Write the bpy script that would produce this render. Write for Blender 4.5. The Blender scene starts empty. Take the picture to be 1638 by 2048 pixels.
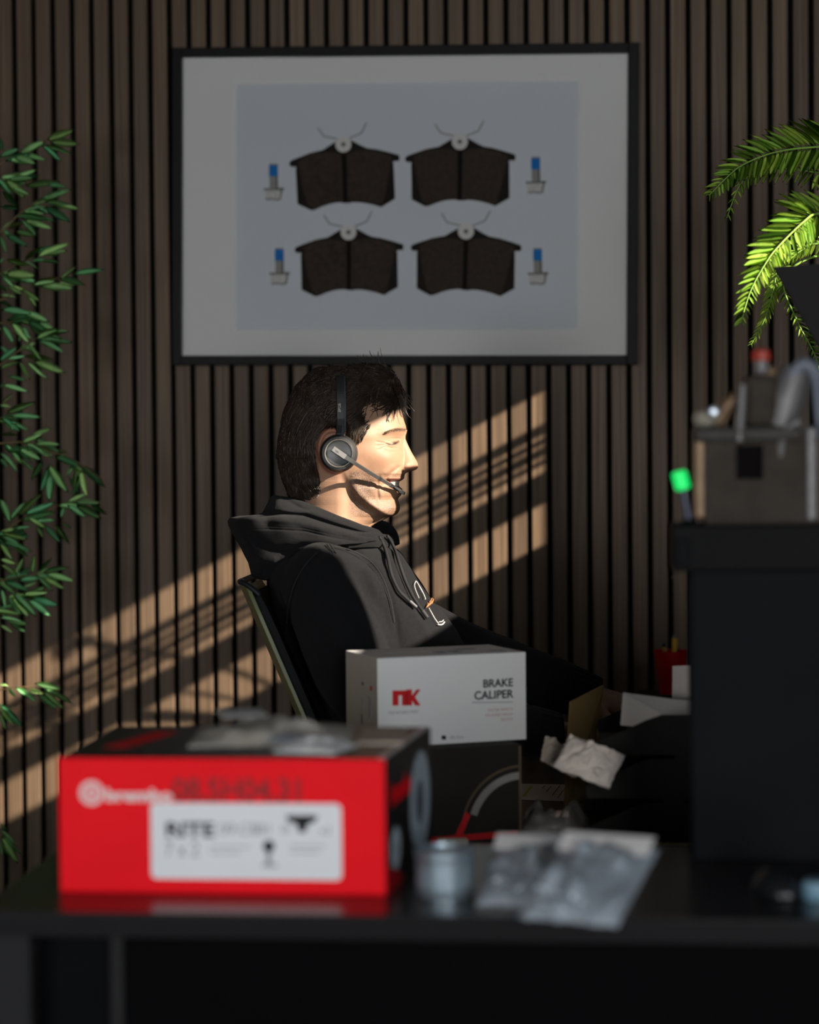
import bpy, bmesh, math, random
import numpy as np
from mathutils import Vector, Matrix, noise as mnoise

PI = math.pi
S = bpy.context.scene
COL = S.collection
rnd = random.Random(7)

# ---------------------------------------------------------------- camera, light, exposure
FPX = 2048 * 75 / 36
CAM = Vector((0.0, -4.37, 1.27))
YAW, PITCH, ROLL = 0.0890, -0.0263, -0.0086
def _basis():
    cy, sy, cp, sp = math.cos(YAW), math.sin(YAW), math.cos(PITCH), math.sin(PITCH)
    f = Vector((-sy * cp, cy * cp, sp)); r = Vector((cy, sy, 0)); u = r.cross(f)
    c, s = math.cos(ROLL), math.sin(ROLL)
    return c * r + s * u, -s * r + c * u, f
CR, CU, CF = _basis()
cd = bpy.data.cameras.new('camera'); cam = bpy.data.objects.new('camera', cd); COL.objects.link(cam)
cd.lens = 75; cd.sensor_fit = 'VERTICAL'; cd.sensor_height = 36; cd.sensor_width = 36
cd.clip_start = 0.05; cd.clip_end = 200
cd.dof.use_dof = True; cd.dof.focus_distance = 3.46; cd.dof.aperture_fstop = 2.3
M = Matrix((CR, CU, -CF)).transposed().to_4x4(); M.translation = CAM
cam.matrix_world = M
S.camera = cam

W = bpy.data.worlds.new('sky'); S.world = W; W.use_nodes = True
_n = W.node_tree.nodes; _bg = _n['Background']
_bg.inputs[0].default_value = (0.55, 0.75, 1.0, 1); _bg.inputs[1].default_value = 1.0

SUNV = Vector((-1.0, 0.50, -0.51)).normalized()
sl = bpy.data.lights.new('sun', 'SUN'); sl.energy = 18.0; sl.angle = 0.006; sl.color = (1.0, 0.885, 0.74)
so = bpy.data.objects.new('sun', sl); COL.objects.link(so)
so.rotation_euler = SUNV.to_track_quat('-Z', 'Y').to_euler(); so.location = (3, -3, 4)

def area(name, loc, direction, sx, sy, power, color):
    l = bpy.data.lights.new(name, 'AREA'); l.shape = 'RECTANGLE'; l.size = sx; l.size_y = sy
    l.energy = power; l.color = color
    o = bpy.data.objects.new(name, l); COL.objects.link(o); o.location = loc
    o.rotation_euler = Vector(direction).to_track_quat('-Z', 'Y').to_euler()
    return o
# daylight falling in through the shop window behind the photographer and the glazed side wall; the left one is added fill
area('daylight_front_window', (0.88, -6.35, 1.45), (-0.16, 1, -0.05), 0.66, 1.5, 68, (0.985, 0.97, 0.95))
area('fill_left_front', (-1.75, -6.35, 1.03), (0.25, 1, 0.03), 0.8, 1.1, 44, (0.97, 0.98, 1.0))  # added fill from the left front, to brighten the bamboo and the trays
area('daylight_side_window', (1.27, -4.6, 1.5), (-1, 0.15, -0.1), 1.6, 1.2, 24, (0.68, 0.84, 1.0))

S.view_settings.view_transform = 'Standard'; S.view_settings.look = 'None'
S.view_settings.gamma = 1; S.view_settings.exposure = 0.0; S.view_settings.use_curve_mapping = False
S.cycles.use_denoising = True
S.cycles.max_bounces = 8
S.cycles.transparent_max_bounces = 12
S.cycles.caustics_reflective = False; S.cycles.caustics_refractive = False

# ---------------------------------------------------------------- pixel <-> place helpers (real distances)
def ray(px, py): return CR * ((px - 819) / FPX) + CU * ((1024 - py) / FPX) + CF
def at(px, py, d): return CAM + ray(px, py) * d
def aty(px, py, y):
    r = ray(px, py); return CAM + r * ((y - CAM.y) / r.y)
def atz(px, py, z):
    r = ray(px, py); return CAM + r * ((z - CAM.z) / r.z)
def onplane(px, py, p, n):
    r = ray(px, py); return CAM + r * ((p - CAM).dot(n) / r.dot(n))
def mpp(d): return d / FPX            # metres per pixel at distance d

# ---------------------------------------------------------------- materials
MATS = {}
def mat(name, col, rough=0.5, metal=0.0, spec=0.5, var=0.0, vscale=20, bump=0.0, bscale=200, stretch=(1, 1, 1), col2=None,
        trans=0.0, emit=None, estr=0.0, sheen=0.0, sss=0.0, coat=0.0, alpha=1.0, ior=1.5):
    m = bpy.data.materials.new(name); m.use_nodes = True
    nt = m.node_tree; b = nt.nodes['Principled BSDF']
    b.inputs['Base Color'].default_value = (*col, 1)
    b.inputs['Roughness'].default_value = rough; b.inputs['Metallic'].default_value = metal
    b.inputs['Specular IOR Level'].default_value = spec; b.inputs['IOR'].default_value = ior
    if trans: b.inputs['Transmission Weight'].default_value = trans
    if coat: b.inputs['Coat Weight'].default_value = coat
    if sheen:
        b.inputs['Sheen Weight'].default_value = sheen; b.inputs['Sheen Roughness'].default_value = 0.5
    if alpha < 1: b.inputs['Alpha'].default_value = alpha
    if sss:
        b.inputs['Subsurface Weight'].default_value = sss
        b.inputs['Subsurface Radius'].default_value = (0.01, 0.004, 0.002); b.inputs['Subsurface Scale'].default_value = 0.5
    if emit:
        b.inputs['Emission Color'].default_value = (*emit, 1); b.inputs['Emission Strength'].default_value = estr
    tc = nt.nodes.new('ShaderNodeTexCoord'); mp = nt.nodes.new('ShaderNodeMapping')
    mp.inputs['Scale'].default_value = stretch; nt.links.new(tc.outputs['Object'], mp.inputs['Vector'])
    if var or col2:
        nz = nt.nodes.new('ShaderNodeTexNoise'); nz.inputs['Scale'].default_value = vscale; nz.inputs['Detail'].default_value = 5
        nt.links.new(mp.outputs[0], nz.inputs['Vector'])
        cr = nt.nodes.new('ShaderNodeValToRGB')
        c2 = col2 or tuple(min(1, c * (1 + var)) for c in col); c1 = col if col2 else tuple(c * (1 - var) for c in col)
        cr.color_ramp.elements[0].position = 0.3; cr.color_ramp.elements[1].position = 0.7
        cr.color_ramp.elements[0].color = (*c1, 1); cr.color_ramp.elements[1].color = (*c2, 1)
        nt.links.new(nz.outputs[0], cr.inputs[0]); nt.links.new(cr.outputs[0], b.inputs['Base Color'])
    if bump:
        nb = nt.nodes.new('ShaderNodeTexNoise'); nb.inputs['Scale'].default_value = bscale; nb.inputs['Detail'].default_value = 4
        nt.links.new(mp.outputs[0], nb.inputs['Vector'])
        bp = nt.nodes.new('ShaderNodeBump'); bp.inputs['Strength'].default_value = bump; bp.inputs['Distance'].default_value = 0.002
        nt.links.new(nb.outputs[0], bp.inputs['Height']); nt.links.new(bp.outputs[0], b.inputs['Normal'])
    m['b'] = 1
    MATS[name] = m
    return m
def film(name, tint=(0.8, 0.85, 0.9), cover=0.35, rough=0.15):
    """thin clear plastic film: part see-through, part glossy, part milky"""
    m = bpy.data.materials.new(name); m.use_nodes = True; nt = m.node_tree; nt.nodes.clear()
    out = nt.nodes.new('ShaderNodeOutputMaterial'); tr = nt.nodes.new('ShaderNodeBsdfTransparent')
    df = nt.nodes.new('ShaderNodeBsdfDiffuse'); df.inputs[0].default_value = (*tint, 1)
    gl = nt.nodes.new('ShaderNodeBsdfGlossy'); gl.inputs['Roughness'].default_value = rough
    fr = nt.nodes.new('ShaderNodeFresnel'); fr.inputs[0].default_value = 1.5
    m1 = nt.nodes.new('ShaderNodeMixShader'); m1.inputs[0].default_value = cover
    m2 = nt.nodes.new('ShaderNodeMixShader')
    nz = nt.nodes.new('ShaderNodeTexNoise'); nz.inputs['Scale'].default_value = 60
    bp = nt.nodes.new('ShaderNodeBump'); bp.inputs['Strength'].default_value = 0.35; bp.inputs['Distance'].default_value = 0.003
    nt.links.new(nz.outputs[0], bp.inputs['Height']); nt.links.new(bp.outputs[0], gl.inputs['Normal'])
    nt.links.new(tr.outputs[0], m1.inputs[1]); nt.links.new(df.outputs[0], m1.inputs[2])
    nt.links.new(fr.outputs[0], m2.inputs[0]); nt.links.new(m1.outputs[0], m2.inputs[1]); nt.links.new(gl.outputs[0], m2.inputs[2])
    nt.links.new(m2.outputs[0], out.inputs[0])
    MATS[name] = m
    return m

# ---------------------------------------------------------------- mesh helpers
def wmat(o):
    m = o.matrix_basis.copy()
    return wmat(o.parent) @ m if o.parent else m
def link(name, me, m, parent=None, loc=None, rot=None, world=False):
    if isinstance(me, bmesh.types.BMesh):
        b = me; me = bpy.data.meshes.new(name); b.to_mesh(me); b.free()
    if world and parent is not None: me.transform(wmat(parent).inverted())
    if m is not None:
        for q in (m if isinstance(m, (list, tuple)) else [m]):
            me.materials.append(q)
    o = bpy.data.objects.new(name, me); COL.objects.link(o)
    if parent is not None: o.parent = parent
    if loc is not None: o.location = loc
    if rot is not None: o.rotation_euler = rot
    return o
def tag(o, label=None, cat=None, group=None, kind=None):
    if label: o['label'] = label
    if cat: o['category'] = cat
    if group: o['group'] = group
    if kind: o['kind'] = kind
    return o
def thing(name, label, cat, loc=(0, 0, 0), rotz=0.0, group=None):
    o = bpy.data.objects.new(name, None); COL.objects.link(o); o.empty_display_size = 0.05
    o.location = loc; o.rotation_euler = (0, 0, rotz)
    return tag(o, label, cat, group)
def smooth(o, ang=None):
    o.data.shade_smooth()
    if ang is not None and hasattr(o.data, 'set_sharp_from_angle'): o.data.set_sharp_from_angle(angle=ang)
    return o
def bm_box(b, cx, cy, cz, sx, sy, sz, bev=0.0, seg=2, rot=None):
    t = bmesh.new(); bmesh.ops.create_cube(t, size=1)
    bmesh.ops.scale(t, vec=(sx, sy, sz), verts=t.verts)
    if bev: bmesh.ops.bevel(t, geom=list(t.edges), offset=bev, segments=seg, affect='EDGES', profile=0.5)
    m = Matrix.Translation((cx, cy, cz))
    if rot is not None: m = m @ rot.to_4x4()
    return bm_add(b, t, m)
def bm_add(b, t, m=None, mi=None):
    if m is not None: bmesh.ops.transform(t, matrix=m, verts=t.verts)
    me = bpy.data.meshes.new('tmp'); t.to_mesh(me); t.free()
    n0 = len(b.faces); b.from_mesh(me); bpy.data.meshes.remove(me)
    if mi is not None:
        b.faces.ensure_lookup_table()
        for i in range(n0, len(b.faces)): b.faces[i].material_index = mi
    return b
def box(*a, **k):
    return bm_box(bmesh.new(), *a, **k)
def bm_lathe(b, prof, n=32, m=None, cap=True):
    t = bmesh.new(); rings = []
    for r, z in prof:
        rings.append([t.verts.new((r * math.cos(2 * PI * i / n), r * math.sin(2 * PI * i / n), z)) for i in range(n)])
    for a, c in zip(rings, rings[1:]):
        for i in range(n): t.faces.new((a[i], a[(i + 1) % n], c[(i + 1) % n], c[i]))
    if cap:
        t.faces.new(rings[0][::-1]); t.faces.new(rings[-1])
    return bm_add(b, t, m)
def lathe(prof, n=32, m=None, cap=True): return bm_lathe(bmesh.new(), prof, n, m, cap)
def bm_tube(b, pts, rad, n=8, cap=True):
    pts = [Vector(p) for p in pts]; N = len(pts)
    rads = rad if isinstance(rad, (list, tuple)) else [rad] * N
    up = None; rings = []
    for i, p in enumerate(pts):
        t = (pts[min(i + 1, N - 1)] - pts[max(i - 1, 0)]).normalized()
        if up is None: up = t.orthogonal().normalized()
        up = (up - t * up.dot(t)); up = up.normalized() if up.length > 1e-6 else t.orthogonal().normalized()
        w = t.cross(up); r = rads[i]
        rx, ry = r if isinstance(r, (tuple, list)) else (r, r)
        rings.append([b.verts.new(p + up * (rx * math.cos(2 * PI * k / n)) + w * (ry * math.sin(2 * PI * k / n))) for k in range(n)])
    for a, c in zip(rings, rings[1:]):
        for k in range(n): b.faces.new((a[k], a[(k + 1) % n], c[(k + 1) % n], c[k]))
    if cap: b.faces.new(rings[0][::-1]); b.faces.new(rings[-1])
    return b
def tube(pts, rad, n=8): return bm_tube(bmesh.new(), pts, rad, n)
def spline(pts, k=6):
    P = [Vector(p) for p in pts]; out = []
    for i in range(len(P) - 1):
        p0, p1, p2, p3 = P[max(i - 1, 0)], P[i], P[i + 1], P[min(i + 2, len(P) - 1)]
        for j in range(k):
            t = j / k
            out.append(0.5 * ((2 * p1) + (-p0 + p2) * t + (2 * p0 - 5 * p1 + 4 * p2 - p3) * t * t + (-p0 + 3 * p1 - 3 * p2 + p3) * t ** 3))
    out.append(P[-1]); return out
def prism(poly, h, axis='z', b=None, m=None, mi=None):
    """extrude a 2D polygon (list of (u,v)) from w=0 to w=h"""
    t = bmesh.new()
    lo = [t.verts.new((u, v, 0)) for u, v in poly]; f = t.faces.new(lo)
    r = bmesh.ops.extrude_face_region(t, geom=[f])
    bmesh.ops.translate(t, vec=(0, 0, h), verts=[v for v in r['geom'] if isinstance(v, bmesh.types.BMVert)])
    bmesh.ops.recalc_face_normals(t, faces=t.faces)
    return bm_add(b if b is not None else bmesh.new(), t, m, mi)
def text(name, body, size, m, parent, mw, ext=0.0003, align='LEFT', xs=1.0, bold=0.0):
    c = bpy.data.curves.new(name, 'FONT'); c.body = body; c.size = size; c.extrude = ext; c.align_x = align; c.offset = bold
    c.materials.append(m); o = bpy.data.objects.new(name, c); COL.objects.link(o); o.parent = parent
    o.matrix_basis = mw @ Matrix.Diagonal((xs, 1, 1, 1))
    return o
def frame3(o, x, y):
    """4x4 with origin o and given in-plane x and y directions"""
    x = Vector(x).normalized(); y = Vector(y).normalized(); z = x.cross(y)
    m = Matrix((x, y, z)).transposed().to_4x4(); m.translation = Vector(o); return m
FRONT = lambda x, z, y: frame3((x, y, z), (1, 0, 0), (0, 0, 1))      # reads from -Y
RIGHT = lambda y, z, x: frame3((x, y, z), (0, 1, 0), (0, 0, 1))      # reads from +X
LEFT = lambda y, z, x: frame3((x, y, z), (0, -1, 0), (0, 0, 1))      # reads from -X
TOP = lambda x, y, z: frame3((x, y, z), (1, 0, 0), (0, 1, 0))

# ================================================================= SETTING
ROOM_X0, ROOM_X1, ROOM_Y0, ROOM_H = -2.3, 1.3, -6.4, 3.1
def slat_material():
    m = mat('walnut_slat', (0.10, 0.072, 0.050), 0.55, spec=0.35)
    nt = m.node_tree; b = nt.nodes['Principled BSDF']
    tc = nt.nodes.new('ShaderNodeTexCoord'); oi = nt.nodes.new('ShaderNodeObjectInfo')
    ad = nt.nodes.new('ShaderNodeVectorMath'); ad.operation = 'MULTIPLY_ADD'
    nt.links.new(tc.outputs['Object'], ad.inputs[0]); ad.inputs[1].default_value = (330, 330, 3.0)
    cb = nt.nodes.new('ShaderNodeCombineXYZ'); ml = nt.nodes.new('ShaderNodeMath'); ml.operation = 'MULTIPLY'; ml.inputs[1].default_value = 90
    nt.links.new(oi.outputs['Random'], ml.inputs[0])
    for k in range(3): nt.links.new(ml.outputs[0], cb.inputs[k])
    nt.links.new(cb.outputs[0], ad.inputs[2])
    nz = nt.nodes.new('ShaderNodeTexNoise'); nz.inputs['Scale'].default_value = 1.0; nz.inputs['Detail'].default_value = 4
    nt.links.new(ad.outputs[0], nz.inputs['Vector'])
    cr = nt.nodes.new('ShaderNodeValToRGB'); e = cr.color_ramp.elements
    e[0].position = 0.3; e[0].color = (0.062, 0.037, 0.021, 1); e[1].position = 0.72; e[1].color = (0.166, 0.111, 0.068, 1)
    nt.links.new(nz.outputs[0], cr.inputs[0])
    hs = nt.nodes.new('ShaderNodeHueSaturation'); mr = nt.nodes.new('ShaderNodeMapRange')
    mr.inputs[3].default_value = 0.82; mr.inputs[4].default_value = 1.18
    nt.links.new(oi.outputs['Random'], mr.inputs[0]); nt.links.new(mr.outputs[0], hs.inputs['Value']); nt.links.new(cr.outputs[0], hs.inputs['Color'])
    nt.links.new(hs.outputs[0], b.inputs['Base Color'])
    bp = nt.nodes.new('ShaderNodeBump'); bp.inputs['Strength'].default_value = 0.35; bp.inputs['Distance'].default_value = 0.001
    nt.links.new(nz.outputs[0], bp.inputs['Height']); nt.links.new(bp.outputs[0], b.inputs['Normal'])
    return m
M_slat = slat_material()
M_felt = mat('black_felt', (0.004, 0.004, 0.004), 0.95, spec=0.05, bump=0.3, bscale=900)
M_plaster = mat('pale_plaster', (0.20, 0.19, 0.18), 0.9, spec=0.2, var=0.04, vscale=4, bump=0.15, bscale=300)
M_dark_plaster = mat('grey_plaster', (0.10, 0.095, 0.09), 0.9, spec=0.2, var=0.05, vscale=3, bump=0.15, bscale=300)
M_floor = mat('dark_vinyl_floor', (0.07, 0.062, 0.055), 0.5, var=0.25, vscale=6, stretch=(1, 8, 1), bump=0.1)
M_alu = mat('dark_window_metal', (0.05, 0.05, 0.055), 0.4, metal=0.6, var=0.1)
M_glass_pane = film('window_glass', (0.9, 0.95, 1.0), 0.02, 0.02)

def structure(name, b, m, **k):
    o = link(name, b, m, **k); o['kind'] = 'structure'; return o
wall_back = structure('wall_back', box((ROOM_X0 + ROOM_X1) / 2, 0.037, ROOM_H / 2, ROOM_X1 - ROOM_X0 + 0.1, 0.05, ROOM_H), M_felt)
SP, SX0 = 0.0409, -1.2068
slat_me = bpy.data.meshes.new('slat')
_b = box(0, 0.006, ROOM_H / 2, 0.0293, 0.012, ROOM_H - 0.004, bev=0.0007, seg=1); _b.to_mesh(slat_me); _b.free()
slat_me.materials.append(M_slat)
i0 = math.ceil((ROOM_X0 - SX0) / SP); i1 = math.floor((ROOM_X1 - 0.03 - SX0) / SP) - 1
for i in range(i0, i1):
    o = bpy.data.objects.new('slat', slat_me); COL.objects.link(o); o.parent = wall_back
    o.location = (SX0 + (i + 0.5) * SP, 0, 0)
structure('floor', box((ROOM_X0 + ROOM_X1) / 2, ROOM_Y0 / 2, -0.03, ROOM_X1 - ROOM_X0 + 0.3, -ROOM_Y0 + 0.3, 0.06), M_floor)
structure('ceiling', box((ROOM_X0 + ROOM_X1) / 2, ROOM_Y0 / 2, ROOM_H + 0.03, ROOM_X1 - ROOM_X0 + 0.3, -ROOM_Y0 + 0.3, 0.06), M_dark_plaster)
structure('wall_left', box(ROOM_X0 - 0.04, ROOM_Y0 / 2, ROOM_H / 2, 0.08, -ROOM_Y0 + 0.1, ROOM_H), M_dark_plaster)
def wall_with_holes(name, axis, pos, a0, a1, holes, m, th=0.08):
    """wall slab with rectangular openings; holes = (a, b, z0, z1) sorted along the wall"""
    b = bmesh.new()
    def slab(u0, u1, z0, z1):
        if u1 - u0 < 1e-4 or z1 - z0 < 1e-4: return
        if axis == 'x': bm_box(b, pos, (u0 + u1) / 2, (z0 + z1) / 2, th, u1 - u0, z1 - z0)
        else: bm_box(b, (u0 + u1) / 2, pos, (z0 + z1) / 2, u1 - u0, th, z1 - z0)
    u = a0
    for (p, q, z0, z1) in holes:
        slab(u, p, 0, ROOM_H); slab(p, q, 0, z0); slab(p, q, z1, ROOM_H); u = q
    slab(u, a1, 0, ROOM_H)
    return structure(name, b, m)
# the side wall: a high strip window lets the low sun in; its unseen edges are traced back from the sun's edges on the back wall
WX, WTH = ROOM_X1, 0.03                         # inner face and thickness of the side wall
def win_z(px, py, x):                           # where the sunray to this spot of the back wall crosses the plane x
    p = aty(px, py, 0.0); q = p - SUNV * ((x - p.x) / (-SUNV.x))
    return q.y, q.z
_, Z_TOP = win_z(1080, 787, WX + WTH)
_, Z_BOT = win_z(1080, 1092, WX)
Y_JAMB, _ = win_z(1085, 900, WX)
Y_MID = -1.45
WIN1 = (Y_MID, Y_JAMB, Z_BOT, Z_TOP)            # strip window nearest the slatted wall
WIN2 = (-2.005, Y_MID - 0.03, Z_BOT - 0.02, Z_TOP + 0.045)  # unseen opening, cut short to keep the near sleeve out of the sun
WIN_SPOT = (-2.22, -2.12, Z_BOT + 0.022, Z_TOP + 0.045)  # added gap, shaped to drop a sun spot on the white box
WIN3 = (-5.6, -4.0, 0.85, 2.25)
wall_with_holes('wall_right', 'x', WX + WTH / 2, ROOM_Y0, 0.02, [WIN3, WIN_SPOT, WIN2, WIN1], M_dark_plaster, WTH)
wall_with_holes('wall_front', 'y', ROOM_Y0 - 0.04, ROOM_X0 - 0.08, ROOM_X1 + 0.1, [(-2.15, -1.35, 0.45, 1.6), (0.55, 1.22, 0.7, 2.2)], M_dark_plaster)  # the left opening is added to house the fill light
def window_bars(name, axis, pos, hole, verticals=(), horizontals=(), bar=0.03, glass=True):
    p, q, z0, z1 = hole; root = bpy.data.objects.new(name, None); COL.objects.link(root); root['kind'] = 'structure'
    root.location = (pos, (p + q) / 2, z0) if axis == 'x' else ((p + q) / 2, pos, z0)
    def bar_obj(nm, u0, u1, a0, a1, m=M_alu, th=0.03):
        c = ((u0 + u1) / 2, (a0 + a1) / 2)
        bb = box(pos, c[0], c[1], th, u1 - u0, a1 - a0) if axis == 'x' else box(c[0], pos, c[1], u1 - u0, th, a1 - a0)
        link(nm, bb, m, root, world=True)
    for u in verticals: bar_obj('mullion', u - bar / 2, u + bar / 2, z0, z1)
    for a in horizontals: bar_obj('transom', p, q, a - bar / 2, a + bar / 2)
    if glass: bar_obj('pane', p, q, z0, z1, M_glass_pane, 0.004)
    return root

_h = Z_TOP - Z_BOT
w1 = window_bars('window_1', 'x', WX + 0.012, WIN1, glass=False)
link('transom', box(WX + 0.012, (WIN1[0] + WIN1[1]) / 2, Z_TOP - 0.63 * _h, 0.02, WIN1[1] - WIN1[0], 0.17 * _h), M_alu, w1, world=True)  # unseen crossbar, sized to part the sun band on the back wall
for k, (f, t) in enumerate(((0.26, 0.022), (0.335, 0.012), (0.40, 0.018), (0.465, 0.010))):     # unseen strips added to streak the sun on the back wall
    link('sun_streak_strip', box(WX + 0.012, (WIN1[0] + WIN1[1]) / 2, Z_TOP - f * _h, 0.004, WIN1[1] - WIN1[0], t), M_alu, w1, world=True)
window_bars('window_2', 'x', WX + 0.012, WIN2, glass=False)
window_bars('sun_spot_gap', 'x', WX + 0.012, WIN_SPOT, glass=False)  # added gap for the sun spot
window_bars('window_3', 'x', WX + 0.012, WIN3, verticals=(-4.8,))
window_bars('added_fill_window', 'y', ROOM_Y0 - 0.04, (-2.15, -1.35, 0.45, 1.6), verticals=(-1.75,))  # added around the left fill light
window_bars('window_4', 'y', ROOM_Y0 - 0.04, (0.55, 1.22, 0.7, 2.2), verticals=(0.88,))

# ================================================================= FRAMED PICTURE
M_frame = mat('black_frame_lacquer', (0.004, 0.004, 0.004), 0.5, spec=0.15, var=0.2, vscale=40)
M_mat = mat('white_mount_card', (0.72, 0.715, 0.70), 0.9, spec=0.1, bump=0.05, bscale=1500)
M_matcut = mat('cut_mount_edge', (0.85, 0.85, 0.84), 0.8, spec=0.1, var=0.01)
M_paper_pr = mat('photo_paper', (0.60, 0.625, 0.66), 0.8, spec=0.1, var=0.015, vscale=3)
M_pad = mat('printed_dark_steel', (0.016, 0.012, 0.010), 0.85, spec=0.1, var=0.15, vscale=30)
M_fric = mat('printed_friction', (0.028, 0.020, 0.015), 0.85, spec=0.1, col2=(0.052, 0.039, 0.030), vscale=140)
M_groove = mat('printed_groove', (0.004, 0.003, 0.003), 0.9, spec=0.1, var=0.1)
M_ring = mat('printed_white_ring', (0.62, 0.61, 0.58), 0.85, spec=0.1, var=0.03)
M_hole = mat('printed_hole', (0.16, 0.16, 0.155), 0.85, spec=0.1, var=0.2, vscale=300)
M_wire = mat('printed_wire', (0.22, 0.22, 0.22), 0.85, spec=0.1, var=0.1)
M_blue = mat('printed_blue_thread', (0.015, 0.16, 0.46), 0.8, spec=0.1, var=0.12, vscale=200)
M_shank = mat('printed_grey_shank', (0.27, 0.26, 0.245), 0.8, spec=0.1, var=0.15, vscale=300)
M_nut = mat('printed_pale_steel', (0.52, 0.51, 0.48), 0.8, spec=0.1, var=0.12, vscale=150)
M_nutd = mat('printed_steel_edge', (0.12, 0.12, 0.115), 0.8, spec=0.1, var=0.12)
def picture_glass():
    m = bpy.data.materials.new('picture_glass'); m.use_nodes = True; nt = m.node_tree; nt.nodes.clear()
    out = nt.nodes.new('ShaderNodeOutputMaterial'); tr = nt.nodes.new('ShaderNodeBsdfTransparent'); gl = nt.nodes.new('ShaderNodeBsdfGlossy')
    gl.inputs['Roughness'].default_value = 0.04; fr = nt.nodes.new('ShaderNodeFresnel'); fr.inputs[0].default_value = 1.45
    mx = nt.nodes.new('ShaderNodeMixShader'); nt.links.new(fr.outputs[0], mx.inputs[0]); nt.links.new(tr.outputs[0], mx.inputs[1])
    nt.links.new(gl.outputs[0], mx.inputs[2]); nt.links.new(mx.outputs[0], out.inputs[0]); return m
M_pglass = picture_glass()

fphi, ftilt, fyaw = -0.0111, -0.0062, 0.0161
FC = Vector((-0.3953, -0.029, 0.5093 + CAM.z))
fx = Vector((math.cos(fphi), fyaw, math.sin(fphi))).normalized()
fz = Vector((-math.sin(fphi), -ftilt, math.cos(fphi))); fz = (fz - fx * fz.dot(fx)).normalized()
fn = fz.cross(fx)                                    # into the wall
pic = thing('framed_picture', 'large black-framed picture of four brake pads and four bolts hung on the slatted wall', 'picture', FC)
FM = Matrix((fx, fz, -fn)).transposed().to_4x4()     # local: x right, y up, z towards the room
def fl(px, py, z=-0.012):                            # pixel -> local (x, y) on the picture plane (z local depth)
    p = onplane(px, py, FC - fn * z, fn) - FC
    return p.dot(fx), p.dot(fz)
def part(name, b, m, parent=pic):
    bmesh.ops.transform(b, matrix=FM, verts=b.verts)
    return link(name, b, m, parent)
W2, H2, BW, FD = 0.455, 0.305, 0.019, 0.026
def frame_rail(x0, y0, x1, y1, nm='frame_rail'):
    part(nm, box((x0 + x1) / 2, (y0 + y1) / 2, -0.004, abs(x1 - x0), abs(y1 - y0), FD, bev=0.0015, seg=2), M_frame)
frame_rail(-W2 - BW, -H2 - BW, -W2, H2 + BW); frame_rail(W2, -H2 - BW, W2 + BW + 0.003, H2 + BW)
frame_rail(-W2, H2, W2, H2 + BW); frame_rail(-W2, -H2 - BW, W2, -H2)
part('backing_board', box(0, 0, -0.0166, 2 * W2 + 0.002, 2 * H2 + 0.002, 0.002), M_frame)
# mount with a bevel-cut window
mx0, my1 = fl(470, 166); mx1, my0 = fl(1156, 660)
def mount():
    b = bmesh.new(); zf, zb = -0.0105, -0.0130
    def ring(outer, inner, zo, zi, mi):
        o = [b.verts.new((x, y, zo)) for x, y in outer]; i = [b.verts.new((x, y, zi)) for x, y in inner]
        for k in range(4):
            f = b.faces.new((o[k], o[(k + 1) % 4], i[(k + 1) % 4], i[k])); f.material_index = mi
    O = [(-W2 - .001, -H2 - .001), (W2 + .001, -H2 - .001), (W2 + .001, H2 + .001), (-W2 - .001, H2 + .001)]
    I = [(mx0, my0), (mx1, my0), (mx1, my1), (mx0, my1)]
    e = 0.0022; J = [(mx0 + e, my0 + e), (mx1 - e, my0 + e), (mx1 - e, my1 - e), (mx0 + e, my1 - e)]
    ring(O, I, zf, zf, 0); ring(I, J, zf, zb, 1); ring(O, O, zf, zb - .0001, 0)
    return b
part('mount', mount(), [M_mat, M_matcut])
ZP = -0.0132
def flatpoly(b, pts, z, mi):
    f = b.faces.new([b.verts.new((x, y, z)) for x, y in pts]); f.material_index = mi
    f.normal_update()
    if f.normal.z < 0: f.normal_flip()
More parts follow.
